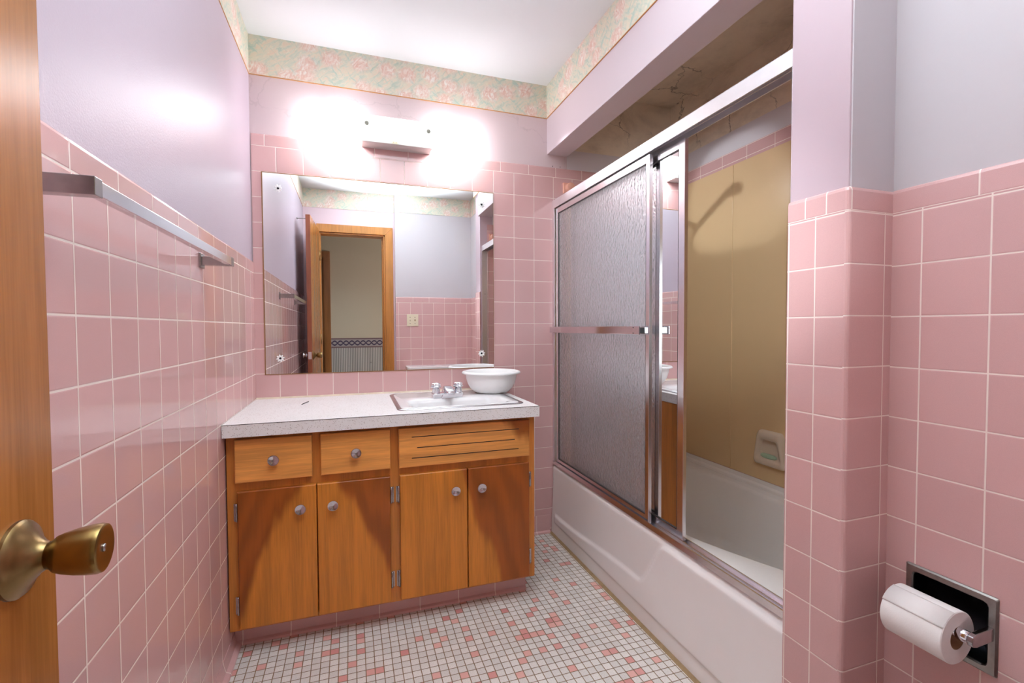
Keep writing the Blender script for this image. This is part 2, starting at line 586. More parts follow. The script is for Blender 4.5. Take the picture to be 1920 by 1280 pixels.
M['caulk'] = plain('dirty caulk', srgb(216, 200, 178), 0.7, 0, 0.25, 40)
M['mirror'] = plain('mirror silvering', (0.90, 0.91, 0.91, 1), 0.0, 1.0, 0.0)
M['screw_cap'] = plain('weathered screw cap', srgb(168, 170, 156), 0.5, 0.2, 0.2, 200)
M['rust'] = plain('rusty screw', srgb(160, 130, 96), 0.5, 0.6, 0.3, 200)
M['thread'] = plain('border edge tape', srgb(196, 140, 86), 0.6, 0, 0.2, 30)

def obscure_glass():
    t = NT('obscure pebbled glass')
    c = t.co()
    h = t.math('ADD', t.voro(t.scale(c, (1, 1, 0.85)), 95, 1.0, 'SMOOTH_F1'), t.math('MULTIPLY', t.noise(c, 140, 3), 0.6))
    t.set(Base_Color=(0.96, 0.96, 0.99, 1), Roughness=0.2, IOR=1.45)
    t.b.inputs['Transmission Weight'].default_value = 0.84
    t.set(Normal=t.bump(h, 0.65, 0.004))
    return t.m
M['obscure'] = obscure_glass()

def laminate():
    t = NT('speckled white laminate')
    c = t.co()
    s = t.voro(c, 240, 1.0)
    s2 = t.noise(c, 130, 2)
    spk = t.math('MULTIPLY', t.smooth(s, 0.18, 0.36, 1, 0), t.smooth(s2, 0.46, 0.56))
    base = t.mix(t.noise(c, 14, 4), srgb(230, 226, 224), srgb(238, 236, 236))
    rs = t.smooth(t.noise(c, 9, 5, 0.65), 0.66, 0.78, 0, 0.4)
    base = t.mix(rs, base, srgb(176, 138, 98))
    t.set(Base_Color=t.mix(t.math('MULTIPLY', spk, 0.75), base, srgb(128, 92, 66)), Roughness=0.35)
    return t.m
M['laminate'] = laminate()

def stripes():
    t = NT('grey striped hall paper')
    x = t.xyz(t.co())
    f = t.math('FRACT', t.math('MULTIPLY', x[0], 55.0))
    c = t.mix(t.smooth(f, 0.3, 0.5), srgb(216, 212, 206), srgb(140, 138, 136))
    sp = t.smooth(t.voro(t.comb(x[0], x[2], 0.0), 14), 0.05, 0.09, 1, 0)
    t.set(Base_Color=t.mix(sp, c, srgb(50, 48, 50)), Roughness=0.7)
    return t.m
def hall_border():
    t = NT('scrolled hall border')
    x = t.xyz(t.co())
    u = t.math('MULTIPLY', x[0], 52.0)
    zc = t.math('SUBTRACT', x[2], 0.93)
    sn = t.math('MULTIPLY', t.math('SINE', u), 0.022)
    d1 = t.math('ABSOLUTE', t.math('SUBTRACT', zc, sn))
    d2 = t.math('ABSOLUTE', t.math('ADD', zc, sn))
    ln = t.smooth(t.math('MINIMUM', d1, d2), 0.005, 0.011, 1, 0)
    c = t.mix(t.noise(t.co(), 40, 3), srgb(150, 140, 146), srgb(186, 176, 172))
    c = t.mix(ln, c, srgb(66, 54, 84))
    edge = t.smooth(t.math('ABSOLUTE', zc), 0.038, 0.042)
    t.set(Base_Color=t.mix(edge, c, srgb(120, 96, 100)), Roughness=0.7)
    return t.m
M['stripes'] = stripes()
M['hall_border'] = hall_border()
M['hall_cream'] = paint('cream hall paint', srgb(206, 196, 174), 0.6, 0.04, 120)
M['hall_ceiling'] = paint('hall ceiling paint', srgb(200, 198, 194), 0.7, 0.03, 120)
M['hall_floor'] = wood('hall floor boards', srgb(120, 80, 48), srgb(90, 50, 30), 0, seed=9.0)

def glow():
    t = NT('lit white glass shade')
    x = t.xyz(t.co())
    a = t.math('ABSOLUTE', x[0])                       # shade is centred on its thing's origin
    k = t.smooth(a, 0.13, 0.20, 0.10, 1.0)
    t.set(Base_Color=(0.9, 0.9, 0.9, 1), Roughness=0.3, Emission_Color=(0.96, 1.0, 1.02, 1))
    t.put(t.b.inputs['Emission Strength'], t.math('MULTIPLY', k, LAMP_STRENGTH))
    return t.m
M['glow'] = glow()
def bulb():
    t = NT('lit bulb glass')
    t.set(Base_Color=(0.9, 0.9, 0.9, 1), Roughness=0.3, Emission_Color=(0.96, 1.0, 1.02, 1), Emission_Strength=BULB_STRENGTH)
    return t.m
M['bulb'] = bulb()

# ------------------------------------------------------------------ room shell
XR, XT, YF, ZC = 1.518, 2.145, -2.32, 2.35     # right wall, far tub wall, doorway wall, ceiling
YS0, YS1, XS = -1.43, -1.575, 1.385            # stub wall between tub and toilet corner

bm = new(); box(bm, -0.10, 2.25, YF - 0.12, 0.10, -0.06, 0.0)
struct('floor', bm, M['mosaic'])
bm = new(); box(bm, -0.10, 1.44, YF - 0.12, 0.10, ZC, ZC + 0.06); box(bm, 1.44, 1.70, -2.44, YS0 - 0.02, ZC, ZC + 0.06)
ceil_o = struct('ceiling', bm, M['ceiling'])
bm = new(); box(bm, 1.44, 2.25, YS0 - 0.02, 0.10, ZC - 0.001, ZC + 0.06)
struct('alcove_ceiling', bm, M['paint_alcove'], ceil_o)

# left wall
bm = new(); box(bm, -0.10, -0.005, YF - 0.12, 0.10, 0, ZC)
wl = struct('wall_left', bm, M['paint_left'])
bm = new(); box(bm, -0.006, 0.0, YF, 0.0, 0, 1.3352)
struct('tile_wainscot', bm, M['tile_left'], wl)
bm = new(); prism(bm, [(-0.006, 1.3352), (0.0, 1.3352), (0.0, 1.378), (-0.0012, 1.3825), (-0.0042, 1.3852), (-0.006, 1.3856)], YF, 0.0, 'xzy')
struct('tile_cap', bm, M['cap_left'], wl)
bm = new(); box(bm, -0.006, -0.0035, YF, 0.006, 2.186, ZC)
wb = struct('wallpaper_border', bm, M['border_y'], wl)
bm = new(); box(bm, -0.006, -0.0028, YF, 0.006, 2.1835, 2.1865)
struct('border_edge', bm, M['thread'], wb)
bm = new(); prism(bm, [(0, 0), (0.024, 0), (0.022, 0.006), (0.009, 0.012), (0.004, 0.03), (0.002, 0.045), (0, 0.045)], YF, -0.47, 'xzy')
struct('baseboard_left', bm, M['tile_base_left'])

# back wall (mirror wall)
bm = new(); box(bm, -0.10, 2.25, 0.006, 0.10, 0, ZC)
wbk = struct('wall_back', bm, M['paint_back'])
bm = new(); box(bm, 0.0, XT, 0.0, 0.007, 0, 1.8827)
struct('tile_wainscot', bm, M['tile_back'], wbk)
bm = new(); prism(bm, [(0.007, 1.8827), (0.0, 1.8827), (0.0, 1.926), (0.0012, 1.931), (0.0042, 1.9335), (0.007, 1.934)], 0.0, XT, 'yzx')
struct('tile_cap', bm, M['cap_back'], wbk)
bm = new(); box(bm, -0.006, 1.38, 0.003, 0.0062, 2.184, ZC)
wb = struct('wallpaper_border', bm, M['border_x'], wbk)
bm = new(); box(bm, -0.006, 1.38, 0.0024, 0.0062, 2.1815, 2.1845)
struct('border_edge', bm, M['thread'], wb)
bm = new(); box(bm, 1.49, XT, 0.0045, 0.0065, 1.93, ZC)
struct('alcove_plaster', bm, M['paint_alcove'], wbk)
bm = new(); box(bm, 1.49, XT, 0.004, 0.0065, 1.93, 2.035)
struct('lit_strip', bm, M['paint_alcove_lit'], wbk)  # paler band painted below the soffit's shadow line, where lamp light falls
for hx in (1.409, 1.452):
    bm = new(); cyl(bm, (hx, 0.0068, 1.942), (hx, 0.0052, 1.942), 0.0022, 12)
    struct('screw_hole', bm, M['dark'], wbk)
bm = new(); prism(bm, [(0.0, 0), (-0.012, 0), (-0.010, 0.008), (-0.003, 0.014), (-0.001, 0.095), (0.0, 0.0965)], 1.0, 1.386, 'yzx')
struct('baseboard_back', bm, M['tile_kick'])

# soffit above the tub
bm = new(); box(bm, 1.377, 1.492, YS0 - 0.01, 0.008, 1.999, ZC)
sof = struct('wall_soffit', bm, M['paint_soffit'], bevel=0.002)
bm = new(); box(bm, 1.3735, 1.3775, YS0 - 0.14, 0.004, 2.184, ZC)
wb = struct('wallpaper_border', bm, M['border_y'], sof)
bm = new(); box(bm, 1.3730, 1.3775, YS0 - 0.14, 0.004, 2.1815, 2.1845)
struct('border_edge', bm, M['thread'], wb)

# stub wall at the tub's near end
bm = new()
box(bm, XS + 0.006, 2.25, YS1 + 0.006, YS0, 0, ZC)
stub = struct('wall_stub', bm, M['paint_stub'], bevel=0.003)
bm = new(); box(bm, XS + 0.010, XR + 0.01, YS1 + 0.003, YS1 + 0.0065, 1.37, ZC)
struct('white_end_face', bm, M['paint_white'], stub)
r = 0.009
arc = [(XS + r - r * cos(radians(a)), YS1 + r - r * sin(radians(a))) for a in (0, 22, 45, 68, 90)]
outl = [(XS, YS0)] + arc + [(XR + 0.01, YS1), (XR + 0.01, YS1 + 0.01), (XS + 0.012, YS1 + 0.012), (XS + 0.012, YS0)]
sm = [0, 1, 1, 1, 1, 1, 0, 0, 0, 0]
bm = new(); prism(bm, outl, 0, 1.3385, 'xyz', side_mi=sm)
struct('tile_wainscot', bm, [M['tile_stub_a'], M['tile_stub_b']], stub)
bm = new()
def inset(o, d):
    cx, cy = XS + 0.07, YS1 + 0.075
    return [(x + (d if x < XS + 0.011 else 0), y + (d if y < YS1 + 0.0095 else 0)) for x, y in o]
lv = [(1.3385, 0.0), (1.380, 0.0), (1.3855, 0.0015), (1.3885, 0.0045), (1.389, 0.007)]
L = [[bm.verts.new((x, y, z)) for x, y in inset(outl, d)] for z, d in lv]
for A, B in zip(L, L[1:]):
    for k in range(len(A)):
        f = bm.faces.new((A[k], A[(k + 1) % len(A)], B[(k + 1) % len(A)], B[k]))
        f.material_index = sm[k]
bm.faces.new(L[-1])
struct('tile_cap', bm, [M['cap_stub'], M['cap_stub_b']], stub)
bm = new(); box(bm, 1.45, XT, YS0 - 0.001, YS0 + 0.006, 0.3, 1.934)
struct('tub_end_tile', bm, M['tile_alcove_x'], stub)
bm = new(); box(bm, 1.495, XT, YS0 - 0.001, YS0 + 0.002, 1.93, ZC)
struct('alcove_plaster', bm, M['paint_alcove_lit'], stub)

# far wall of the tub alcove
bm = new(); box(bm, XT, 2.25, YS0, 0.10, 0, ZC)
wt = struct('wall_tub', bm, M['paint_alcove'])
bm = new(); box(bm, XT - 0.001, XT + 0.001, YS0, 0.0, 1.90, 2.035)
struct('lit_strip', bm, M['paint_alcove_lit'], wt)  # paler band painted for the lamplit part of the plaster
bm = new(); box(bm, XT - 0.006, XT, YS0, 0.0, 0.3, 1.936)
struct('tile_wainscot', bm, M['tile_alcove'], wt)

# right wall beside the toilet corner
PY0, PY1, PZ0, PZ1 = -1.756, -1.629, 0.457, 0.580   # opening for the recessed paper holder
bm = new()
for a, b, c, d in ((YF - 0.12, PY0, 0, ZC), (PY1, YS1 + 0.02, 0, ZC), (PY0, PY1, 0, PZ0), (PY0, PY1, PZ1, ZC)):
    box(bm, XR + 0.006, 1.70, a, b, c, d)
wr = struct('wall_right', bm, M['paint_white'])
bm = new()
for a, b, c, d in ((-2.3, PY0, 0, 1.3385), (PY1, YS1 + 0.002, 0, 1.3385), (PY0, PY1, 0, PZ0), (PY0, PY1, PZ1, 1.3385)):
    box(bm, XR, XR + 0.0065, a, b, c, d)
struct('tile_wainscot', bm, M['tile_right'], wr)
bm = new(); prism(bm, [(XR + 0.0065, 1.3385), (XR, 1.3385), (XR, 1.381), (XR + 0.0015, 1.386), (XR + 0.0045, 1.3885), (XR + 0.0065, 1.389)], -2.3, YS1 + 0.002, 'xzy')
struct('tile_cap', bm, M['cap_right'], wr)
bm = new(); box(bm, XR + 0.003, XR + 0.0065, -2.3, YS1 + 0.003, 2.184, ZC)
struct('wallpaper_border', bm, M['border_y'], wr)

# doorway wall
DX0, DX1, DZ = 0.125, 0.702, 1.968
YW = -2.272
bm = new()
box(bm, -0.10, DX0, YF - 0.11, YF, 0, ZC)
box(bm, DX1, 0.79, YF - 0.11, YF, 0, ZC)
box(bm, DX0, DX1, YF - 0.11, YF, DZ, ZC)
wf = struct('wall_front', bm, M['paint_pink'])
bm = new(); box(bm, 0.79, XR + 0.02, YF - 0.11, YW - 0.006, 0, ZC)
struct('white_section', bm, M['paint_white'], wf)
bm = new(); box(bm, 0.79, XR, YW - 0.0065, YW, 0, 1.3385)
struct('tile_wainscot', bm, M['tile_front'], wf)
bm = new(); prism(bm, [(YW - 0.0065, 1.3385), (YW, 1.3385), (YW, 1.381), (YW - 0.002, 1.387), (YW - 0.0065, 1.389)], 0.79, XR, 'yzx')
struct('tile_cap', bm, M['cap_front'], wf)
bm = new(); box(bm, -0.006, 0.787, YF - 0.001, YF + 0.003, 2.184, ZC)
struct('wallpaper_border', bm, M['border_x'], wf)
bm = new(); box(bm, 0.792, XR, YW - 0.0065, YW - 0.003, 2.184, ZC)
struct('wallpaper_border', bm, M['border_x'], wf)

# door casing and jamb lining (mitred boards)
bm = new()
cw = 0.072
y0, y1 = YF, YF + 0.016
def board(pts):
    prism(bm, pts, y0, y1, 'xzy')
board([(DX0 - 0.02, 0), (DX0 + 0.004, 0), (DX0 + 0.004, DZ), (DX0 - 0.02, DZ + cw)])
board([(DX1, 0), (DX1 + cw, 0), (DX1 + cw, DZ + cw), (DX1, DZ)])
board([(DX0, DZ), (DX1, DZ), (DX1 + cw, DZ + cw), (DX0 - 0.02, DZ + cw)])
box(bm, DX0 - 0.001, DX0 + 0.012, YF - 0.12, YF + 0.001, 0, DZ)
box(bm, DX1 - 0.016, DX1 + 0.001, YF - 0.12, YF + 0.001, 0, DZ)
box(bm, DX0, DX1, YF - 0.12, YF + 0.001, DZ - 0.014, DZ + 0.001)
box(bm, DX1 - 0.028, DX1 - 0.014, YF - 0.09, YF - 0.05, 0, DZ - 0.012)
struct('trim_1', bm, M['casing'], bevel=0.0025)

# open bathroom door, folded back along the left wall
door = bpy.data.objects.new('door_1', None)
COL.objects.link(door)
door['kind'] = 'structure'
door['label'] = 'open varnished wooden bathroom door with brass knob, folded against the left wall'
DH = Vector((0.1305, -2.285, 0))       # hinge line, room-side face
DE = Vector((0.1035, -1.668, 0))       # free edge, room-side face
dv = (DE - DH); DL = dv.length; dv.normalize()
dn = Vector((dv.y, -dv.x, 0))          # out of the room-side face
def dpt(s, o, z):
    return DH + dv * s + dn * o + Vector((0, 0, z))
bm = new()
TH = 0.034
vs = [bm.verts.new(dpt(s, o, z)) for s in (0, DL) for o in (0, -TH) for z in (0.012, 1.972)]
for q, mi in (((0, 1, 3, 2), 1), ((4, 6, 7, 5), 1), ((0, 4, 5, 1), 0), ((2, 3, 7, 6), 0), ((0, 2, 6, 4), 1), ((1, 5, 7, 3), 1)):
    bm.faces.new([vs[i] for i in q]).material_index = mi
bmesh.ops.recalc_face_normals(bm, faces=bm.faces[:])
obj('door_leaf', bm, [M['leaf'], M['leaf_edge']], door, bevel=0.0015)
KS, KZ = DL - 0.064, 0.884
rose = [(0, 0), (0.0365, 0), (0.0365, 0.003), (0.034, 0.006), (0.027, 0.009), (0.021, 0.0135), (0.0165, 0.017), (0.0135, 0.021), (0.012, 0.026)]
knob = [(0.012, 0.022), (0.0135, 0.026), (0.0165, 0.029), (0.0185, 0.034), (0.0212, 0.044), (0.0228, 0.054), (0.0232, 0.061), (0.0222, 0.0645), (0.0195, 0.0655), (0.012, 0.0645), (0.004, 0.0640), (0.004, 0.0632), (0, 0.0632)]
for side, mk, rm in ((1, M['brass'], M['brass_dark']), (-1, M['chrome'], M['chrome'])):
    o = dpt(KS, 0 if side > 0 else -TH, KZ)
    sc = 1.0 if side > 0 else 0.62
    bm = new(); lathe(bm, [(a * 0.95, h * sc) for a, h in rose], o, dn * side, 40)
    ro = obj('knob_rose', bm, rm, door, autosmooth=35)
    bm = new(); lathe(bm, [(a, h * sc) for a, h in knob], o, dn * side, 40)
    kb = obj('door_knob', bm, mk, door, autosmooth=35)
    ro['label'] = 'brass rose plate' if side > 0 else 'chrome rose plate'
    kb['label'] = 'brass door knob' if side > 0 else 'chrome door knob'
    if side > 0:
        bm = new(); cyl(bm, o + dn * 0.0630, o + dn * 0.0652, 0.0036, 14)
        obj('lock_button', bm, M['chrome_worn'], kb)
bm = new()
e0 = dpt(DL, -TH / 2, KZ)
for dz in (0,):
    vsl = []
    box(bm, -0.012, 0.012, -0.0008, 0.0012, -0.028, 0.028, 0.001)
    xform(bm, bm.verts[:], Matrix.Translation(e0) @ Matrix.Rotation(math.atan2(dv.y, dv.x) - pi / 2, 4, 'Z'))
obj('latch_plate', bm, M['alu'], door)
bm = new(); cyl(bm, dpt(DL - 0.03, -TH, 1.945), dpt(DL - 0.03, -TH - 0.058, 1.945), 0.003, 10); cyl(bm, dpt(DL - 0.03, -TH - 0.058, 1.945), dpt(DL - 0.03, -TH - 0.066, 1.945), 0.008, 12, bev=0.002)
obj('door_hook', bm, M['pewter'], door)
for hz in (0.25, 1.0, 1.75):
    bm = new(); cyl(bm, dpt(-0.006, 0.001, hz - 0.045), dpt(-0.006, 0.001, hz + 0.045), 0.006, 14)
    obj('hinge', bm, M['brass_dark'], door)

# ------------------------------------------------------------------ hall beyond the doorway
YH = -3.30
bm = new(); box(bm, -1.2, 2.6, YH - 0.9, YF - 0.11, -0.06, -0.001)
struct('floor_hall', bm, M['hall_floor'])
bm = new(); box(bm, -1.2, 2.6, YH - 0.9, YF - 0.11, ZC, ZC + 0.06)
struct('ceiling_hall', bm, M['hall_ceiling'])
HX0, HX1, HZ = -0.66, 0.108, 1.875
bm = new()
box(bm, HX1, 2.6, YH - 0.1, YH, 0, ZC); box(bm, -1.2, HX0, YH - 0.1, YH, 0, ZC); box(bm, HX0, HX1, YH - 0.1, YH, HZ, ZC)
wh = struct('wall_hall', bm, M['hall_cream'])
bm = new(); box(bm, HX1 + 0.068, 2.6, YH - 0.001, YH + 0.002, 0, 0.876)
struct('striped_wainscot', bm, M['stripes'], wh)
bm = new(); box(bm, HX1 + 0.068, 2.6, YH - 0.001, YH + 0.003, 0.876, 0.985)
struct('wallpaper_border', bm, M['hall_border'], wh)
bm = new(); box(bm, -1.26, -1.2, YH - 0.9, YF - 0.1, 0, ZC)
struct('wall_hall_left', bm, M['hall_cream'])
bm = new(); box(bm, 2.6, 2.66, YH - 0.9, YF - 0.1, 0, ZC)
struct('wall_hall_right', bm, M['hall_cream'])
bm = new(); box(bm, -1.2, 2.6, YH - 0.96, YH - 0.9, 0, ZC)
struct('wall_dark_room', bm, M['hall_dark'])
bm = new(); box(bm, -1.2, -0.1, YF - 0.11, YF - 0.0, 0, ZC); box(bm, 1.70, 2.6, YF - 0.11, YF, 0, ZC)
struct('wall_hall_near', bm, M['hall_cream'])
bm = new()
box(bm, HX1, HX1 + 0.068, YH, YH + 0.016, 0, HZ + 0.068); box(bm, HX0 - 0.068, HX0, YH, YH + 0.016, 0, HZ + 0.068); box(bm, HX0, HX1, YH, YH + 0.016, HZ, HZ + 0.068)
box(bm, HX1 - 0.014, HX1 + 0.001, YH - 0.1, YH + 0.001, 0, HZ)
struct('trim_2', bm, M['hall_trim'], bevel=0.003)

# ------------------------------------------------------------------ vanity cabinet
YD = -0.555        # front of doors and drawers
YFF = -0.538       # front of the face frame
cab = thing('vanity_cabinet', 'honey-coloured wooden vanity cabinet with four doors and round metal knobs under the white countertop', 'cabinet', (0.546, -0.28, 0.0))
bm = new()
yb, yf = -0.004, YFF
fb, ft = 0.090, 0.742
x0, x1 = 0.004, 1.086
box(bm, x0, 0.022, yb, yf + 0.018, fb, ft); box(bm, x1 - 0.018, x1, yb, yf + 0.018, fb, ft)
box(bm, x0, x1, yb, yf + 0.018, fb, fb + 0.015)
box(bm, x0, x1, yb - 0.006, yb, fb, ft)
obj('carcass', bm, M['wood_frame'], cab)
bm = new()
for a, b in ((x0, 0.040), (0.518, 0.562), (1.052, x1)):
    box(bm, a, b, yf, yf + 0.018, fb, ft)
for a, b in ((fb, 0.106), (0.556, 0.594), (0.727, ft)):
    box(bm, 0.040, 0.518, yf + 0.0004, yf + 0.018, a, b); box(bm, 0.562, 1.052, yf + 0.0004, yf + 0.018, a, b)
box(bm, 0.262, 0.293, yf + 0.0006, yf + 0.018, 0.594, 0.727)
obj('face_frame', bm, M['wood_frame'], cab)

def cabinet_knob(parent, x, z, y=YD):
    bm = new()
    prof = [(0, 0), (0.007, 0), (0.0065, 0.006), (0.009, 0.010), (0.0165, 0.014), (0.0178, 0.0165), (0.0172, 0.0185), (0.0150, 0.0186), (0.0085, 0.0158), (0.003, 0.0148), (0, 0.0147)]
    lathe(bm, prof, (x, y, z), (0, -1, 0), 32)
    return obj('knob', bm, M['knob'], parent, autosmooth=40)

def front(name, xa, xb, za, zb, mat, bev=0.004):
    bm = new()
    box(bm, xa, xb, YD, YFF - 0.0002, za, zb)
    es = [e for e in bm.edges if all(abs(v.co.y - YD) < 1e-6 for v in e.verts)]
    bmesh.ops.bevel(bm, geom=es, offset=bev, segments=3, profile=0.5, affect='EDGES')
    return obj(name, bm, mat, cab)

for xa, xb, kx in ((0.030, 0.264, 0.147), (0.291, 0.524, 0.407)):
    d = front('drawer', xa, xb, 0.588, 0.7315, M['wood_drawer'])
    cabinet_knob(d, kx, 0.659)
sp = front('slotted_panel', 0.554, 1.060, 0.586, 0.7305, M['wood_panel'])
for xa, xb, z in ((0.600, 1.015, 0.697), (0.619, 0.998, 0.657), (0.600, 1.014, 0.6195)):
    bm = new(); box(bm, xa, xb, YD - 0.0006, YD + 0.002, z - 0.0014, z + 0.0014)
    obj('slot', bm, M['dark'], sp)
OX = 0.546
door_specs = [
    (0.0355, 0.2755, 0.226, [(-0.90, 0.42, 0.53)], 'l'),
    (0.2785, 0.5225, 0.329, [(0.90, 0.42, 0.075)], 'r'),
    (0.5565, 0.8065, 0.759, [(0.90, 0.36, 0.385)], 'l'),
    (0.8100, 1.0590, 0.860, [(0.90, 0.36, 0.385)], 'r')]
for k, (xa, xb, kx, da, hs) in enumerate(door_specs):
    m = wood('honey birch cupboard door %d' % (k + 1), srgb(204, 126, 44), HEART, 2, dark_at=da, rough=0.3, seed=11.0 + 3 * k)
    d = front('cabinet_door', xa, xb, 0.1005, 0.5595, m)
    cabinet_knob(d, kx, 0.4845)
    hx = xa - 0.004 if hs == 'l' else xb + 0.004
    for hz in (0.489, 0.177):
        bm = new()
        s = -1 if hs == 'l' else 1
        box(bm, min(hx, hx + s * 0.009), max(hx, hx + s * 0.009), YFF - 0.0028, YFF, hz - 0.029, hz + 0.029, 0.001)
        cyl(bm, (hx, YFF - 0.0075, hz - 0.026), (hx, YFF - 0.0075, hz + 0.026), 0.0046, 14, bev=0.001)
        for e in (-1, 1):
            lathe(bm, [(0.0046, 0), (0.005, 0.001), (0.003, 0.004), (0, 0.005)], (hx, YFF - 0.0075, hz + e * 0.026), (0, 0, e), 12)
        obj('hinge', bm, M['chrome_worn'], d)
bm = new()
box(bm, 0.002, 1.07, -0.460, -0.448, 0.0, 0.090)
prism(bm, [(-0.459, 0), (-0.474, 0), (-0.472, 0.008), (-0.464, 0.013), (-0.4625, 0.090), (-0.459, 0.090)], 0.002, 1.075, 'yzx')
obj('toe_kick', bm, M['tile_kick'], cab)

# countertop with a hole for the sink
CT, CB, CYF, CXR = 0.787, 0.745, -0.578, 1.092
ctop = thing('countertop', 'white speckled laminate countertop on the wooden vanity', 'countertop', (0.546, -0.289, CB))
SX0, SX1, SY0, SY1 = 0.556, 1.060, -0.512, -0.060      # sink rim outline
hole = rrect(SX0 + 0.012, SX1 - 0.012, SY0 + 0.012, SY1 - 0.012, 0.03, 5)
def slab_with_hole(bm, x0, x1, y0, y1, z0, z1, hole):
    outer = []
    cx, cy = (min(p[0] for p in hole) + max(p[0] for p in hole)) / 2, (min(p[1] for p in hole) + max(p[1] for p in hole)) / 2
    for px, py in hole:      # matching boundary point straight out from the hole's centre
        dx, dy = px - cx, py - cy
        t = min([((x1 - cx) / dx) if dx > 1e-9 else 1e9, ((x0 - cx) / dx) if dx < -1e-9 else 1e9,
                 ((y1 - cy) / dy) if dy > 1e-9 else 1e9, ((y0 - cy) / dy) if dy < -1e-9 else 1e9])
        outer.append((cx + dx * t, cy + dy * t))
    for corner in ((x0, y0), (x0, y1), (x1, y0), (x1, y1)):
        i = min(range(len(outer)), key=lambda q: (outer[q][0] - corner[0]) ** 2 + (outer[q][1] - corner[1]) ** 2)
        outer[i] = corner
    T = loft(bm, [[(x, y, z1) for x, y in hole], [(x, y, z1) for x, y in outer], [(x, y, z0) for x, y in outer], [(x, y, z0) for x, y in hole], [(x, y, z1) for x, y in hole]], smooth=False)
    bmesh.ops.remove_doubles(bm, verts=bm.verts[:], dist=1e-6)
bm = new()
slab_with_hole(bm, 0.45, CXR, CYF, -0.001, CT - 0.02, CT, hole)
box(bm, 0.001, 0.45, CYF, -0.001, CT - 0.02, CT)
obj('slab', bm, M['laminate'], ctop)
bm = new(); box(bm, 0.002, CXR, CYF - 0.0012, CYF + 0.02, CB, CT - 0.0012); box(bm, CXR - 0.02, CXR + 0.0012, CYF, -0.002, CB, CT - 0.0012)
obj('edge_band', bm, M['laminate'], ctop)
bm = new(); box(bm, 0.002, CXR, CYF - 0.0016, CYF, CT - 0.0016, CT + 0.0001)
obj('edge_seam', bm, M['rubber'], ctop)
bm = new(); prism(bm, [(-0.0005, CT), (-0.008, CT), (-0.0005, CT + 0.007)], 0.001, CXR, 'yzx')
obj('caulk_line', bm, M['caulk'], ctop)
bm = new(); tube(bm, [(0.203, -0.222, CT + 0.0015), (0.213, -0.185, CT + 0.002), (0.222, -0.152, CT + 0.0015)], 0.0015, 8)
tag(obj('hair_pin', bm, M['dark']), 'thin dark pin lying alone on the white countertop left of the sink', 'pin')

# sink
sink = thing('sink', 'white rectangular drop-in sink with a steel rim set in the countertop', 'sink', (0.808, -0.286, CT))
def zl(o, z):
    return [(x, y, z) for x, y in o]
N = 7
bm = new()
loft(bm, [zl(rrect(SX0, SX1, SY0, SY1, 0.034, N), CT), zl(rrect(SX0, SX1, SY0, SY1, 0.034, N), CT + 0.0022),
          zl(rrect(SX0 + 0.004, SX1 - 0.004, SY0 + 0.004, SY1 - 0.004, 0.032, N), CT + 0.0042),
          zl(rrect(SX0 + 0.015, SX1 - 0.015, SY0 + 0.013, SY1 - 0.013, 0.026, N), CT + 0.0042),
          zl(rrect(SX0 + 0.017, SX1 - 0.017, SY0 + 0.015, SY1 - 0.015, 0.025, N), CT + 0.0022)])
obj('steel_rim', bm, M['chrome_worn'], sink)
bm = new()
a = 0.0165
bx0, bx1, by0, by1 = 0.615, 1.004, -0.468, -0.292
L = loft(bm, [zl(rrect(SX0 + a, SX1 - a, SY0 + a - 0.002, SY1 - a + 0.002, 0.026, N), CT + 0.001),
          zl(rrect(SX0 + a + 0.003, SX1 - a - 0.003, SY0 + a + 0.001, SY1 - a - 0.001, 0.025, N), CT + 0.0052),
          zl(rrect(bx0 - 0.012, bx1 + 0.012, by0 - 0.012, by1 + 0.012, 0.05, N), CT + 0.005),
          zl(rrect(bx0 - 0.004, bx1 + 0.004, by0 - 0.004, by1 + 0.004, 0.052, N), CT + 0.002),
          zl(rrect(bx0 + 0.004, bx1 - 0.004, by0 + 0.003, by1 - 0.003, 0.052, N), CT - 0.012),
          zl(rrect(bx0 + 0.030, bx1 - 0.030, by0 + 0.012, by1 - 0.012, 0.05, N), CT - 0.09),
          zl(rrect(bx0 + 0.055, bx1 - 0.055, by0 + 0.03, by1 - 0.03, 0.045, N), CT - 0.125),
          zl(rrect(bx0 + 0.11, bx1 - 0.11, by0 + 0.06, by1 - 0.06, 0.02, N), CT - 0.132)])
bm.faces.new(L[-1])
obj('basin', bm, M['enamel'], sink)
bm = new(); lathe(bm, [(0, 0), (0.02, 0), (0.021, 0.002), (0.015, 0.003), (0.012, 0.001), (0, 0.001)], (0.808, -0.38, CT - 0.132), (0, 0, 1), 24)
obj('drain', bm, M['chrome'], sink)

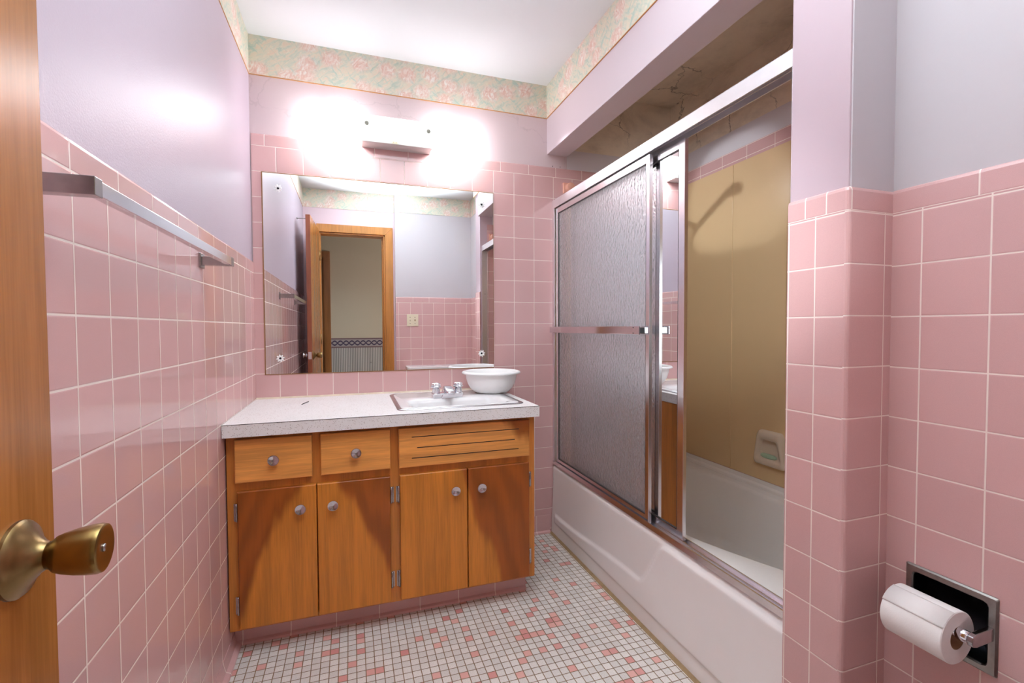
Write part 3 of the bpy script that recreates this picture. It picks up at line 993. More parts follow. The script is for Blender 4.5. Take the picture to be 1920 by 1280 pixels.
# faucet on the sink's back deck
FX, FY, FZ = 0.790, -0.252, CT + 0.0054
fau = thing('faucet', 'chrome two-handle centerset faucet on the back deck of the white sink', 'faucet', (FX, FY, FZ))
bm = new(); prism(bm, rrect(FX - 0.066, FX + 0.066, FY - 0.028, FY + 0.026, 0.008, 4), FZ, FZ + 0.020, 'xyz')
obj('base', bm, M['chrome'], fau, bevel=0.003)
for s in (-1, 1):
    bm = new()
    hx = FX + s * 0.049
    lathe(bm, [(0, 0), (0.0165, 0), (0.0165, 0.018), (0.014, 0.021), (0.0125, 0.024)], (hx, FY, FZ + 0.019), (0, 0, 1), 24)
    hd = obj('handle', bm, M['chrome'], fau, autosmooth=35)
    bm = new()
    prof = [(0.008, 0.0), (0.0205, 0.003), (0.0215, 0.006), (0.0165, 0.010), (0.0185, 0.015), (0.0165, 0.020), (0.010, 0.0225), (0, 0.023)]
    rings = []
    for r_, h in prof:
        if r_ < 1e-6:
            rings.append([bm.verts.new((hx, FY, FZ + 0.041 + h))])
        else:
            rings.append([bm.verts.new((hx + r_ * (1 + 0.10 * cos(6 * q * 2 * pi / 36)) * cos(q * 2 * pi / 36), FY + r_ * (1 + 0.10 * cos(6 * q * 2 * pi / 36)) * sin(q * 2 * pi / 36), FZ + 0.041 + h)) for q in range(36)])
    for A, B in zip(rings, rings[1:]):
        for q in range(36):
            if len(B) == 1:
                bm.faces.new((A[q], A[(q + 1) % 36], B[0]))
            else:
                bm.faces.new((A[q], A[(q + 1) % 36], B[(q + 1) % 36], B[q]))
    obj('handle_cap', bm, M['chrome'], hd, autosmooth=30)
bm = new()
secs = [(FY + 0.018, 0.018, 0.019, 0.047), (FY - 0.004, 0.019, 0.019, 0.050), (FY - 0.028, 0.0225, 0.016, 0.048), (FY - 0.060, 0.020, 0.020, 0.043), (FY - 0.088, 0.017, 0.022, 0.037), (FY - 0.094, 0.014, 0.025, 0.033)]
loops = []
for yy, hw, zb, zt in secs:
    loops.append([(FX + px, yy, FZ + pz) for px, pz in rrect(-hw, hw, zb, zt, min(0.009, (zt - zb) * 0.45, hw * 0.6), 4)])
L = loft(bm, loops)
bm.faces.new(L[0]); bm.faces.new(list(reversed(L[-1])))
prism(bm, [(FX - 0.030, FZ), (FX + 0.030, FZ), (FX + 0.017, FZ + 0.036), (FX - 0.017, FZ + 0.036)], FY - 0.032, FY + 0.014, 'xzy')
obj('spout', bm, M['chrome'], fau, autosmooth=40)

# plastic bowl
BX, BY, BZ = 1.016, -0.168, CT + 0.0054
bowl = thing('plastic_bowl', 'white plastic mixing bowl standing at the back right corner of the sink', 'bowl', (BX, BY, BZ))
bm = new()
prof = [(0, 0.001), (0.060, 0.001), (0.070, 0.0), (0.082, 0.006), (0.099, 0.022), (0.110, 0.042), (0.117, 0.065), (0.120, 0.086), (0.1205, 0.092),
        (0.128, 0.091), (0.134, 0.089), (0.1375, 0.0905), (0.1375, 0.0945), (0.134, 0.0985), (0.126, 0.1005), (0.119, 0.099), (0.1165, 0.090), (0.113, 0.065), (0.106, 0.043), (0.095, 0.024), (0.078, 0.008), (0.06, 0.004), (0, 0.004)]
lathe(bm, prof, (BX, BY, BZ), (0, 0, 1), 56)
obj('bowl_shell', bm, M['plastic_white'], bowl)

# ------------------------------------------------------------------ wall mirror
mir = thing('wall_mirror', 'large frameless rectangular mirror set in the pink tile above the vanity', 'mirror', (0.56, 0, 0.896))
MX0, MX1, MZ0, MZ1 = 0.0415, 1.0785, 0.8955, 1.7685
bm = new(); box(bm, MX0 - 0.005, MX1 + 0.002, -0.0028, 0.0, MZ0 - 0.004, MZ1 + 0.004)
obj('backing_edge', bm, M['adhesive'], mir)
bm = new(); box(bm, MX0, MX1, -0.0034, -0.0005, MZ0, MZ1)
obj('mirror_glass', bm, M['mirror'], mir)
for fx, fz in ((0.102, 1.705), (1.018, 1.708), (0.099, 0.964), (1.014, 0.966)):
    bm = new()
    for k in range(8):
        t = 2 * pi * k / 8 + 0.2
        c = Vector((fx + cos(t) * 0.0105, -0.0048, fz + sin(t) * 0.0105))
        ring = []
        for q in range(10):
            p = 2 * pi * q / 10
            lx, lz = 0.0068 * cos(p), 0.0036 * sin(p)
            ring.append(bm.verts.new((c.x + lx * cos(t) - lz * sin(t), c.y, c.z + lx * sin(t) + lz * cos(t))))
        ctr = bm.verts.new((c.x, c.y - 0.0012, c.z))
        back = [bm.verts.new((v.co.x, -0.0034, v.co.z)) for v in ring]
        for q in range(10):
            bm.faces.new((ring[q], ring[(q + 1) % 10], ctr))
            bm.faces.new((ring[q], back[q], back[(q + 1) % 10], ring[(q + 1) % 10]))
    rz = obj('flower_rosette', bm, M['plastic_white'], mir)
    bm = new(); lathe(bm, [(0.005, 0), (0.0045, 0.003), (0.002, 0.004), (0, 0.0042)], (fx, -0.004, fz), (0, -1, 0), 14)
    obj('screw', bm, M['steel_dark'], rz)

# ------------------------------------------------------------------ vanity light
LXC = 0.608
lamp = thing('vanity_light', 'glowing white vanity light bar on the wall above the mirror', 'light', (LXC, 0, 1.925))
bm = new(); box(bm, 0.452, 0.764, -0.078, 0.006, 1.926, 1.950, 0.0015)
obj('housing', bm, M['fixture_grey'], lamp)
bm = new(); box(bm, 0.452, 0.764, -0.060, 0.006, 1.950, 2.028, 0.002)
obj('bulb_box', bm, M['fixture_white'], lamp)
bm = new()   # one-piece wrap shade: front with returned top and bottom lips
prism(bm, [(-0.100, 1.946), (-0.100, 2.030), (-0.096, 2.036), (-0.012, 2.036), (-0.012, 2.033), (-0.094, 2.033), (-0.097, 2.030), (-0.097, 1.946)], LXC - 0.312, LXC + 0.308, 'yzx')
obj('shade', bm, M['glow'], lamp)
for sx in (-0.255, 0.262):
    bm = new()
    lathe(bm, [(0, -0.062), (0.020, -0.060), (0.027, -0.04), (0.027, 0.04), (0.020, 0.060), (0, 0.062)], (LXC + sx, -0.045, 1.985), (1, 0, 0), 20)
    obj('bulb', bm, M['bulb'], lamp)
be = bpy.data.lights.new('bulb_end', 'SPOT')     # light leaving the open right end of the shade
be.energy = 17.0
be.color = (0.92, 1.0, 1.08)
be.spot_size = radians(31)
be.spot_blend = 0.45
be.shadow_soft_size = 0.028
beo = bpy.data.objects.new('bulb_end', be)
COL.objects.link(beo)
beo.parent = lamp
beo.location = Vector((0.935, -0.050, 1.985)) - lamp.location
beo.rotation_euler = (Vector((2.12, -0.46, 1.72)) - Vector((0.935, -0.050, 1.985))).to_track_quat('-Z', 'Y').to_euler()
for sx, sz in ((0.472, 1.996), (0.743, 1.994)):
    bm = new(); lathe(bm, [(0, 0), (0.0092, 0), (0.0096, 0.003), (0.008, 0.006), (0.003, 0.007), (0, 0.007)], (sx, -0.100, sz), (0, -1, 0), 20)
    obj('thumb_screw', bm, M['screw_cap'], lamp)
bm = new(); box(bm, 0.580, 0.610, -0.0800, -0.0776, 1.9275, 1.9415, 0.001)
ou = obj('outlet', bm, M['cream'], lamp)
bm = new()
for k in range(2):
    for q in range(2):
        box(bm, 0.586 + 0.011 * k + 0.004 * q, 0.5875 + 0.011 * k + 0.004 * q, -0.0803, -0.0795, 1.931, 1.937)
obj('outlet_slot', bm, M['rust'], ou)

# ------------------------------------------------------------------ towel bar on the left wall
tb = thing('towel_bar', 'square chrome towel bar on the pink tiled left wall', 'towel bar', (0, -1.12, 1.28))
TBX, TBZ = 0.072, 1.2855
ya, yb2 = -0.742, -1.508
bm = new(); box(bm, TBX - 0.0075, TBX + 0.0075, yb2, ya, TBZ - 0.0105, TBZ + 0.0105, 0.0012)
obj('bar', bm, M['chrome'], tb)
for yy in (ya - 0.009, yb2 + 0.009):
    bm = new()
    s = 1 if yy > -1 else -1
    prism(bm, [(0.004, 0), (TBX - 0.016, 0), (TBX + 0.0085, 0)] and [(0.004, yy - 0.0105), (TBX + 0.0085, yy - 0.0105), (TBX + 0.0085, yy + 0.0105), (0.004, yy + 0.0105)], TBZ - 0.0125, TBZ + 0.0125, 'xyz')
    br = obj('bracket', bm, M['chrome_worn'], tb, bevel=0.001)
    bm = new(); box(bm, 0.0, 0.006, yy - 0.019, yy + 0.019, TBZ - 0.021, TBZ + 0.021, 0.002)
    obj('wall_plate', bm, M['chrome_worn'], br)

# ------------------------------------------------------------------ bathtub
tub = thing('bathtub', 'pinkish white enamel alcove bathtub with an embossed apron', 'bathtub', (1.75, -0.715, 0))
TZ = 0.368
def sstep(e0, e1, x):
    t = max(0, min(1, (x - e0) / (e1 - e0)))
    return t * t * (3 - 2 * t)
bm = new()
NY, NZ = 150, 60
def apron(y, z):
    x = 1.387 + 0.010 * sstep(0.0, 0.30, z)
    h = 0.112 + 0.045 * sstep(-0.10, -0.80, y) + 0.185 * sstep(-0.80, -0.955, y)
    inner = sstep(h + 0.006, h - 0.008, z) * sstep(0.060, 0.078, z) * sstep(-0.03, -0.06, y)
    x += 0.0085 * (1 - inner)
    # rolled rim
    e = TZ - z
    if e < 0.026:
        k = 0.026 - e
        x += 0.026 - sqrt(max(0, 0.026 ** 2 - k ** 2))
    return x
ys = [-0.004 - (1.426 - 0.004) * i / NY for i in range(NY + 1)]
zs = [TZ * (j / NZ) for j in range(NZ + 1)]
G = [[bm.verts.new((apron(y, z), y, z)) for z in zs] for y in ys]
for i in range(NY):
    for j in range(NZ):
        f = bm.faces.new((G[i][j], G[i + 1][j], G[i + 1][j + 1], G[i][j + 1]))
        f.smooth = True
obj('apron', bm, M['tub'], tub)
bm = new()
Y0t, Y1t = -0.004, -1.426
xe, xw = 1.424, XT - 0.008
def basin(k, z):
    """basin outline: k = 0 at the rim, 1 at the floor"""
    pts = []
    n = 72
    cy = (-0.09 - 1.36) / 2
    ly = (1.36 - 0.09) / 2 - 0.05 * k
    x_near, x_far = 1.474 + 0.06 * k, 2.085 - 0.045 * k
    cx, lx = (x_near + x_far) / 2, (x_far - x_near) / 2
    for q in range(n):
        t = 2 * pi * q / n
        c, s_ = cos(t), sin(t)
        e = 2 / 4.2
        px = cx + lx * math.copysign(abs(c) ** e, c)
        py = cy + (ly - 0.07 * k * (s_ < 0)) * math.copysign(abs(s_) ** e, s_)
        tap = sstep(-0.80, -1.40, py)
        px = cx + (px - cx) * (1 - 0.36 * tap) + 0.02 * tap
        pts.append((px, py, z))
    return pts
rim = basin(0, TZ)
outer = []
cy = -0.725; cx = 1.78
for x, y, z in rim:
    dx, dy = x - cx, y - cy
    t = min([((xw - cx) / dx) if dx > 1e-9 else 1e9, ((xe - cx) / dx) if dx < -1e-9 else 1e9, ((Y0t - cy) / dy) if dy > 1e-9 else 1e9, ((Y1t - cy) / dy) if dy < -1e-9 else 1e9])
    outer.append((cx + dx * t, cy + dy * t, TZ))
for corner in ((xe, Y0t), (xe, Y1t), (xw, Y0t), (xw, Y1t)):
    i = min(range(len(outer)), key=lambda q: (outer[q][0] - corner[0]) ** 2 + (outer[q][1] - corner[1]) ** 2)
    outer[i] = (corner[0], corner[1], TZ)
def off(d, z):
    return [(x + (d if x < cx else -d) * min(1, abs(x - cx) / 0.2), y + (d if y < cy else -d) * min(1, abs(y - cy) / 0.4), z) for x, y, _ in rim]
L = loft(bm, [outer, [(x, y, TZ) for x, y, _ in rim], off(0.008, TZ - 0.004), off(0.014, TZ - 0.016), basin(0.45, 0.22), basin(0.8, 0.10), basin(1.0, 0.062)])
# floor of the basin
fl_ = off(0.10, 0.05)
cen = [(cx + (x - cx) * 0.55, cy + (y - cy) * 0.7, 0.05) for x, y, _ in basin(1.0, 0.05)]
Lc = [bm.verts.new(p) for p in cen]
n = len(Lc)
for k in range(n):
    f = bm.faces.new((L[-1][k], L[-1][(k + 1) % n], Lc[(k + 1) % n], Lc[k]))
    f.smooth = True
bm.faces.new(Lc)
obj('basin', bm, M['tub'], tub)
bm = new(); prism(bm, [(XT - 0.009, TZ - 0.001), (XT - 0.022, TZ), (XT - 0.020, TZ + 0.010), (XT - 0.012, TZ + 0.018), (XT - 0.009, TZ + 0.036)], Y0t, Y1t, 'xzy')
obj('back_ledge', bm, M['tub'], tub)
bm = new(); prism(bm, [(1.381, 0.0), (1.396, 0.0), (1.396, 0.006)], -0.004, -1.43, 'xzy')
tag(obj('caulk_bead', bm, M['grime']), 'grimy caulk bead along the foot of the bathtub apron', 'caulk')

# tan surround panels, glued over the tile
PT = 1.868
SG = 'tan tub surround panels'
p_a = thing('surround_panel', 'tan plastic tub wall panel half hidden behind the mirrored sliding panel', 'wall panel', (XT - 0.006, -0.239, TZ + 0.032), SG)
bm = new(); box(bm, XT - 0.010, XT - 0.0062, -0.4765, -0.001, TZ + 0.038, PT, 0.0012)
obj('panel_sheet', bm, M['tan'], p_a)
p_b = thing('surround_panel', 'tan plastic tub wall panel that carries the cream soap dish', 'wall panel', (XT - 0.006, -0.951, TZ + 0.032), SG)
bm = new(); box(bm, XT - 0.010, XT - 0.0062, -1.424, -0.4785, TZ + 0.038, PT, 0.0012)
obj('panel_sheet', bm, M['tan'], p_b)
bm = new(); box(bm, XT - 0.013, XT - 0.0100, -0.482, -0.473, TZ + 0.044, PT - 0.002, 0.001)
obj('seam_strip', bm, M['tan'], p_b)
p_c = thing('surround_panel', 'tan plastic panel on the tub end wall behind the frosted sliding panel', 'wall panel', (1.83, -0.003, TZ + 0.004), SG)
bm = new(); box(bm, 1.535, XT - 0.011, -0.0045, -0.0006, TZ + 0.004, PT - 0.06, 0.0012)
obj('panel_sheet', bm, M['tan'], p_c)
p_d = thing('surround_panel', 'tan plastic panel on the tub end wall by the stub, seen only in the mirror', 'wall panel', (1.83, YS0 + 0.008, TZ + 0.004), SG)
bm = new(); box(bm, 1.535, XT - 0.011, YS0 + 0.0064, YS0 + 0.010, TZ + 0.004, 1.63, 0.0012)
obj('panel_sheet', bm, M['tan'], p_d)

# soap dish and soap on the tan panel
SDY, SDZ = -0.715, 0.556
sd = thing('soap_dish', 'cream moulded soap dish on the tan tub wall panel', 'soap dish', (XT - 0.010, SDY, SDZ - 0.07))
XP = XT - 0.0102
bm = new()
def yz(o, x):
    return [(x, y, z) for y, z in o]
def trap(wb, wt, zb, zt, r):
    """rounded trapezoid, wider at the bottom"""
    o = rrect(-1, 1, 0, 1, r, 5)
    return [(SDY + p * (wb + (wt - wb) * q) , zb + (zt - zb) * q) for p, q in o]
L = loft(bm, [yz(trap(0.088, 0.064, SDZ - 0.076, SDZ + 0.080, 0.2), XP),
              yz(trap(0.085, 0.061, SDZ - 0.074, SDZ + 0.077, 0.2), XP - 0.016),
              yz(trap(0.076, 0.054, SDZ - 0.062, SDZ + 0.067, 0.2), XP - 0.024),
              yz(trap(0.062, 0.044, SDZ - 0.040, SDZ + 0.040, 0.2), XP - 0.022),
              yz(trap(0.058, 0.041, SDZ - 0.036, SDZ + 0.036, 0.2), XP - 0.004)])
bm.faces.new(L[-1])
obj('dish_body', bm, M['soapdish'], sd)
bm = new()
lp = [[(XP - 0.016 + 0.010 * s_ * cos(2 * pi * q / 20), SDY + 0.042 * s_ * sin(2 * pi * q / 20) * 1.0, z) for q in range(20)] for z, s_ in ((SDZ - 0.0385, 0.75), (SDZ - 0.034, 1.0), (SDZ - 0.026, 1.0), (SDZ - 0.021, 0.75))]
L = loft(bm, lp); bm.faces.new(L[0]); bm.faces.new(list(reversed(L[-1])))
tag(obj('soap_bar', bm, M['soap']), 'pale green sliver of soap lying in the cream soap dish', 'soap')

# shower fittings on the plumbing wall
sh = thing('hand_shower', 'hand shower on its arm at the plumbing wall behind the frosted sliding panel', 'shower', (1.70, 0, 1.80))
bm = new(); lathe(bm, [(0, 0), (0.030, 0), (0.028, 0.006), (0.012, 0.012)], (1.74, -0.0048, 1.80), (0, -1, 0), 24)
obj('wall_flange', bm, M['chrome'], sh)
bm = new(); tube(bm, [(1.74, -0.008, 1.80), (1.742, -0.06, 1.80), (1.75, -0.10, 1.785), (1.765, -0.15, 1.742)], 0.009, 14)
obj('arm', bm, M['chrome'], sh)
bm = new(); lathe(bm, [(0, 0), (0.014, 0), (0.016, 0.012), (0.016, 0.028), (0.012, 0.036), (0, 0.036)], (1.765, -0.148, 1.745), (0.02, -0.8, -0.5), 18)
obj('holder', bm, M['chrome'], sh)
bm = new()
tube(bm, [(1.768, -0.150, 1.702), (1.770, -0.180, 1.732), (1.775, -0.25, 1.775), (1.778, -0.31, 1.806), (1.780, -0.335, 1.818)], [0.010, 0.0115, 0.0125, 0.013, 0.016], 14)
lathe(bm, [(0, 0.012), (0.016, 0.012), (0.030, 0.002), (0.033, -0.008), (0.030, -0.014), (0, -0.014)], (1.781, -0.362, 1.824), (-0.3, 0.15, 1.0), 24)
obj('spray_wand', bm, M['plastic_white'], sh)
bm = new()
hp = [(1.768, -0.150, 1.702)]
for k in range(1, 25):
    t = k / 24
    hp.append((1.768 - 0.02 * sin(pi * t), -0.150 + 0.045 * sin(pi * t * 1.0) + 0.02 * t, 1.702 - 0.62 * sin(pi * t * 0.5)))
tube(bm, hp, 0.0065, 10)
obj('hose', bm, M['chrome'], sh)

# ceramic rod holders at either end of the alcove
for nm_y, s, lab in ((0.0, -1, 'peach ceramic rod holder high on the mirror wall beside the shower header'), (YS0 + 0.006, 1, 'peach ceramic rod holder on the tub end wall, seen in the mirror')):
    o = thing('rod_holder', lab, 'rod holder', (1.494, nm_y, 1.83), 'ceramic rod holders')
    bm = new(); box(bm, 1.464, 1.524, min(nm_y, nm_y + s * 0.012), max(nm_y, nm_y + s * 0.012), 1.803, 1.858, 0.003)
    obj('plate', bm, M['peach'], o)
    bm = new(); lathe(bm, [(0.0235, 0.0), (0.0235, 0.022), (0.021, 0.027), (0.014, 0.029), (0, 0.029)], (1.497, nm_y + s * 0.010, 1.832), (0, s, 0), 28)
    obj('socket', bm, M['peach'], o, autosmooth=40)

# ------------------------------------------------------------------ shower door frame and sliding panels
yA, yB = -0.0015, YS0 + 0.0005
fr = thing('shower_frame', 'aluminium header, jambs and bottom track framing the tub opening', 'shower frame', (1.43, -0.715, TZ))
bm = new()
prism(bm, [(1.404, 1.716), (1.404, 1.757), (1.408, 1.761), (1.452, 1.761), (1.456, 1.757), (1.456, 1.716), (1.4525, 1.716), (1.4525, 1.748), (1.4315, 1.748), (1.4315, 1.722), (1.4285, 1.722), (1.4285, 1.748), (1.4075, 1.748), (1.4075, 1.716)], yA, yB, 'xzy')
obj('header', bm, M['alu'], fr)
bm = new()
prism(bm, [(1.404, TZ - 0.0), (1.456, TZ), (1.456, TZ + 0.016), (1.453, TZ + 0.016), (1.453, TZ + 0.006), (1.434, TZ + 0.006), (1.434, TZ + 0.012), (1.431, TZ + 0.012), (1.431, TZ + 0.006), (1.424, TZ + 0.006), (1.424, TZ + 0.010), (1.4215, TZ + 0.010), (1.4215, TZ + 0.006), (1.409, TZ + 0.006), (1.407, TZ + 0.020), (1.404, TZ + 0.020)], yA, yB, 'xzy')
obj('bottom_track', bm, M['alu_bright'], fr)
for y0_, s in ((yA, -1), (yB, 1)):
    bm = new()
    w_ = 0.022 if s < 0 else 0.010
    pts = [(1.404, y0_), (1.456, y0_), (1.456, y0_ + s * w_), (1.453, y0_ + s * w_), (1.453, y0_ + s * 0.003), (1.407, y0_ + s * 0.003), (1.407, y0_ + s * w_), (1.404, y0_ + s * w_)]
    prism(bm, pts, TZ + 0.016, 1.718, 'xyz')
    jb = obj('jamb', bm, M['alu'], fr)
    for zz in ((0.62, 1.55) if s < 0 else (0.6, 1.37)):
        bm = new(); lathe(bm, [(0.003, 0), (0.0028, 0.001), (0, 0.0014)], (1.43, y0_ + s * 0.003, zz), (0, s, 0), 10)
        obj('screw', bm, M['dark'], jb)

def panel(name, label, X, ya_, yb_, z0_, z1_, glass_m, gname, sw=0.020):
    p = thing(name, label, 'shower door', (X, (ya_ + yb_) / 2, z0_))
    bm = new()
    d = 0.007
    box(bm, X - d, X + d, ya_ - sw, ya_, z0_, z1_, 0.0012)
    box(bm, X - d, X + d, yb_, yb_ + sw, z0_, z1_, 0.0012)
    box(bm, X - d + 0.0005, X + d - 0.0005, yb_ + sw, ya_ - sw, z1_ - 0.026, z1_ - 0.0003, 0.001)
    box(bm, X - d + 0.0005, X + d - 0.0005, yb_ + sw, ya_ - sw, z0_ + 0.0003, z0_ + 0.026, 0.001)
    obj('metal_frame', bm, M['alu_bright'], p)
    bm = new()
    for a, b, c, e in ((ya_ - sw - 0.003, ya_ - sw, z0_ + 0.026, z1_ - 0.026), (yb_ + sw, yb_ + sw + 0.003, z0_ + 0.026, z1_ - 0.026), (yb_ + sw, ya_ - sw, z0_ + 0.026, z0_ + 0.029), (yb_ + sw, ya_ - sw, z1_ - 0.029, z1_ - 0.026)):
        box(bm, X - d + 0.001, X + d - 0.001, a, b, c, e)
    obj('seal', bm, M['rubber'], p)
    bm = new(); box(bm, X - 0.0024, X + 0.0024, yb_ + sw + 0.0005, ya_ - sw - 0.0005, z0_ + 0.0265, z1_ - 0.0265)
    obj(gname, bm, glass_m, p)
    return p

pz0, pz1 = TZ + 0.0215, 1.7115
XO, XI = 1.4185, 1.4425
# outer panel hangs between the front lip and the middle rib
op = panel('shower_door_panel', 'frosted obscure-glass sliding shower panel with a chrome towel bar across it', XO, -0.034, -0.842, pz0 - 0.010, pz1, M['obscure'], 'obscure_glass')
ip = panel('shower_door_panel', 'mirrored sliding shower panel standing half behind the frosted one', XI, -0.172, -1.000, pz0 - 0.010, pz1, M['mirror'], 'mirror_pane', sw=0.030)
bm = new(); box(bm, 1.3745, 1.3785, -0.800, -0.030, 1.068, 1.098, 0.001)
bar = obj('towel_bar', bm, M['chrome'], op)
for yy in (-0.055, -0.818):
    bm = new(); box(bm, 1.3785, XO - 0.007, yy - 0.012, yy + 0.012, 1.071, 1.095, 0.0015)
    box(bm, XO - 0.0095, XO - 0.007, yy - 0.022, yy + 0.022, 1.067, 1.099, 0.001)
    b_ = obj('bracket', bm, M['chrome'], bar)
bm = new(); box(bm, 1.3735, 1.3790, -0.835, -0.796, 1.0675, 1.0985, 0.001)
ec = obj('end_clamp', bm, M['chrome'], bar)
bm = new()
for zz in (1.073, 1.093):
    cyl(bm, (1.3737, -0.800, zz), (1.3725, -0.800, zz), 0.0022, 10)
obj('rivet', bm, M['steel_dark'], ec)

# ------------------------------------------------------------------ recessed toilet paper holder
hp_ = thing('paper_holder', 'recessed steel toilet paper holder in the pink tiled right wall', 'toilet paper holder', (XR, -1.6925, 0.518))
QY0, QY1, QZ0, QZ1 = -1.7685, -1.6165, 0.444, 0.593
def ring(o_, i_, xo, xi):
    pass
bm = new()
out_ = rrect(QY0, QY1, QZ0, QZ1, 0.003, 2)
def toyz(o, x):
    return [(x, a, b) for a, b in o]
n_in = 2
inn = rrect(QY0 + 0.0145, QY1 - 0.0145, QZ0 + 0.0145, QZ1 - 0.0145, 0.008, 2)
loft(bm, [toyz(out_, XR - 0.0002), toyz(out_, XR - 0.002), toyz(rrect(QY0 + 0.003, QY1 - 0.003, QZ0 + 0.003, QZ1 - 0.003, 0.003, 2), XR - 0.005), toyz(rrect(QY0 + 0.0125, QY1 - 0.0125, QZ0 + 0.0125, QZ1 - 0.0125, 0.009, 2), XR - 0.006), toyz(inn, XR - 0.0035), toyz(inn, XR - 0.0002)], smooth=False)
obj('frame_plate', bm, M['pewter'], hp_)
bm = new()
L = loft(bm, [toyz(rrect(QY0 + 0.0135, QY1 - 0.0135, QZ0 + 0.0135, QZ1 - 0.0135, 0.008, 4), XR - 0.001), toyz(rrect(QY0 + 0.016, QY1 - 0.016, QZ0 + 0.018, QZ1 - 0.016, 0.012, 4), XR + 0.03), toyz(rrect(QY0 + 0.03, QY1 - 0.03, QZ0 + 0.035, QZ1 - 0.03, 0.02, 4), XR + 0.048)])
bm.faces.new(L[-1])
obj('recess_liner', bm, M['steel_dark'], hp_)
RX, RZ = 1.4605, 0.524
for s, yy in ((-1, QY0 + 0.009), (1, QY1 - 0.009)):
    bm = new()
    prism(bm, [(XR - 0.004, RZ - 0.012), (RX + 0.004, RZ - 0.013), (RX - 0.008, RZ - 0.010), (RX - 0.011, RZ - 0.002), (RX - 0.009, RZ + 0.008), (RX, RZ + 0.012), (XR - 0.004, RZ + 0.013)], yy - 0.0045, yy + 0.0045, 'xzy')
    obj('post', bm, M['chrome_worn'], hp_, bevel=0.0015)
bm = new()
cyl(bm, (RX, QY0 + 0.0135, RZ), (RX, QY1 - 0.0135, RZ), 0.0085, 20)
lathe(bm, [(0.0085, 0), (0.0115, 0.002), (0.0115, 0.016), (0.0105, 0.018), (0.0085, 0.018)], (RX, QY0 + 0.0136, RZ), (0, 1, 0), 20)
obj('roller', bm, M['chrome'], hp_)
tp = thing('toilet_roll', 'white toilet paper roll hanging on the recessed steel holder', 'toilet paper', (RX, -1.685, RZ - 0.010))
cz = RZ - 0.0110
R0, Rc = 0.0495, 0.0215
bm = new()
prof = [(Rc, 0), (R0 - 0.0015, 0), (R0, 0.0015), (R0, 0.1035), (R0 - 0.0015, 0.105), (Rc, 0.105)]
lathe(bm, prof, (RX, -1.7370, cz), (0, 1, 0), 64)
obj('paper', bm, M['paper'], tp, autosmooth=40)
bm = new()    # loose end of the outer sheet
rows = []
for k in range(13):
    a_ = radians(148 - 4.0 * k)
    rr = R0 + 0.0016 - 0.0011 * k / 12
    rows.append([(RX + cos(a_) * rr, y, cz + sin(a_) * rr) for y in (-1.7365, -1.6325)])
    
LL = loft(bm, rows, close=False)
ge = obj('loose_sheet', bm, M['paper'], tp)
sm_ = ge.modifiers.new('thick', 'SOLIDIFY'); sm_.thickness = 0.0006
bm = new(); lathe(bm, [(Rc, 0.0005), (Rc - 0.0012, 0.0005), (Rc - 0.0012, 0.1045), (Rc, 0.1045)], (RX, -1.7370, cz), (0, 1, 0), 40)
obj('core', bm, M['card'], tp)

# ------------------------------------------------------------------ double light switch by the doorway (seen in the mirror)
sw = thing('light_switch', 'cream double toggle light switch on the pink tile by the doorway, seen in the mirror', 'light switch', (0.947, YW, 1.168))
bm = new(); box(bm, 0.892, 1.000, YW, YW + 0.005, 1.112, 1.224, 0.002)
obj('plate', bm, M['cream'], sw)
for sx in (0.9225, 0.9685):
    bm = new(); prism(bm, [(YW + 0.004, 1.160), (YW + 0.016, 1.172), (YW + 0.015, 1.178), (YW + 0.004, 1.177)], sx - 0.004, sx + 0.004, 'yzx')
    tg = obj('toggle', bm, M['rust'] if sx > 0.95 else M['cream'], sw)
    for zz in (1.138, 1.198):
        bm = new(); lathe(bm, [(0.0035, 0), (0.003, 0.001), (0, 0.0013)], (sx, YW + 0.005, zz), (0, 1, 0), 10)
        obj('screw', bm, M['steel_dark'], sw)

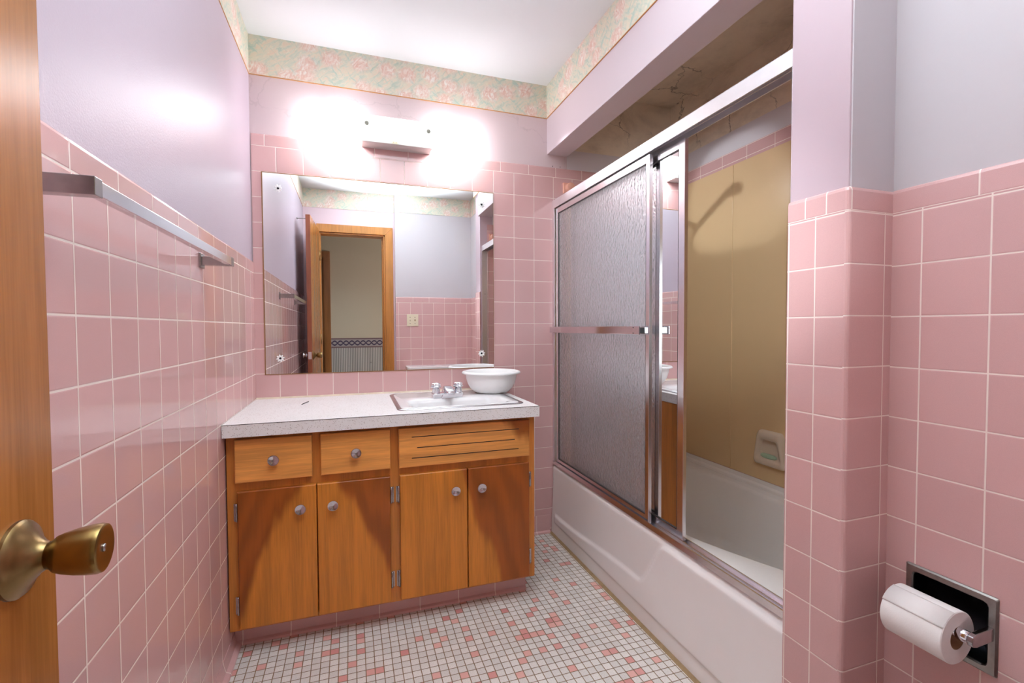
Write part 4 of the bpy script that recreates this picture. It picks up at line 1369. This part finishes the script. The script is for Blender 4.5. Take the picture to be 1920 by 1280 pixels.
# ------------------------------------------------------------------ toilet in the corner behind the stub wall (its lid shows in the mirror)
tl = thing('toilet', 'white toilet against the doorway wall, its tank lid seen in the mirror', 'toilet', (1.13, -2.0, 0))
bm = new()
L = loft(bm, [zl(rrect(0.905, 1.375, -2.262, -2.082, 0.03, N), 0.37), zl(rrect(0.890, 1.390, -2.266, -2.072, 0.03, N), 0.55), zl(rrect(0.885, 1.395, -2.266, -2.068, 0.03, N), 0.708)])
bm.faces.new(L[0]); bm.faces.new(L[-1])
obj('tank', bm, M['enamel'], tl)
bm = new(); prism(bm, rrect(0.872, 1.408, -2.270, -2.056, 0.03, N), 0.708, 0.738, 'xyz')
obj('tank_lid', bm, M['enamel'], tl, bevel=0.006)
bm = new()
def ell(cx_, cy_, a_, b_, z):
    return [(cx_ + a_ * cos(2 * pi * q / 32), cy_ + b_ * sin(2 * pi * q / 32), z) for q in range(32)]
L = loft(bm, [ell(1.14, -1.92, 0.115, 0.16, 0.0), ell(1.14, -1.92, 0.10, 0.15, 0.10), ell(1.14, -1.89, 0.125, 0.18, 0.24), ell(1.14, -1.86, 0.172, 0.215, 0.36), ell(1.14, -1.86, 0.178, 0.222, 0.385), ell(1.14, -1.86, 0.13, 0.17, 0.385), ell(1.14, -1.87, 0.09, 0.12, 0.25)])
bm.faces.new(L[0]); bm.faces.new(L[-1])
box(bm, 1.03, 1.25, -2.24, -2.03, 0.25, 0.372, 0.02)
obj('bowl', bm, M['enamel'], tl)
bm = new()
L = loft(bm, [ell(1.14, -1.86, 0.18, 0.224, 0.387), ell(1.14, -1.86, 0.18, 0.224, 0.405), ell(1.14, -1.86, 0.172, 0.215, 0.412)])
bm.faces.new(L[0]); bm.faces.new(L[-1])
obj('seat_lid', bm, M['plastic_white'], tl)
bm = new(); cyl(bm, (0.96, -2.066, 0.665), (0.96, -2.05, 0.665), 0.010, 16); box(bm, 0.955, 1.015, -2.054, -2.046, 0.658, 0.672, 0.002)
obj('flush_lever', bm, M['chrome'], tl)
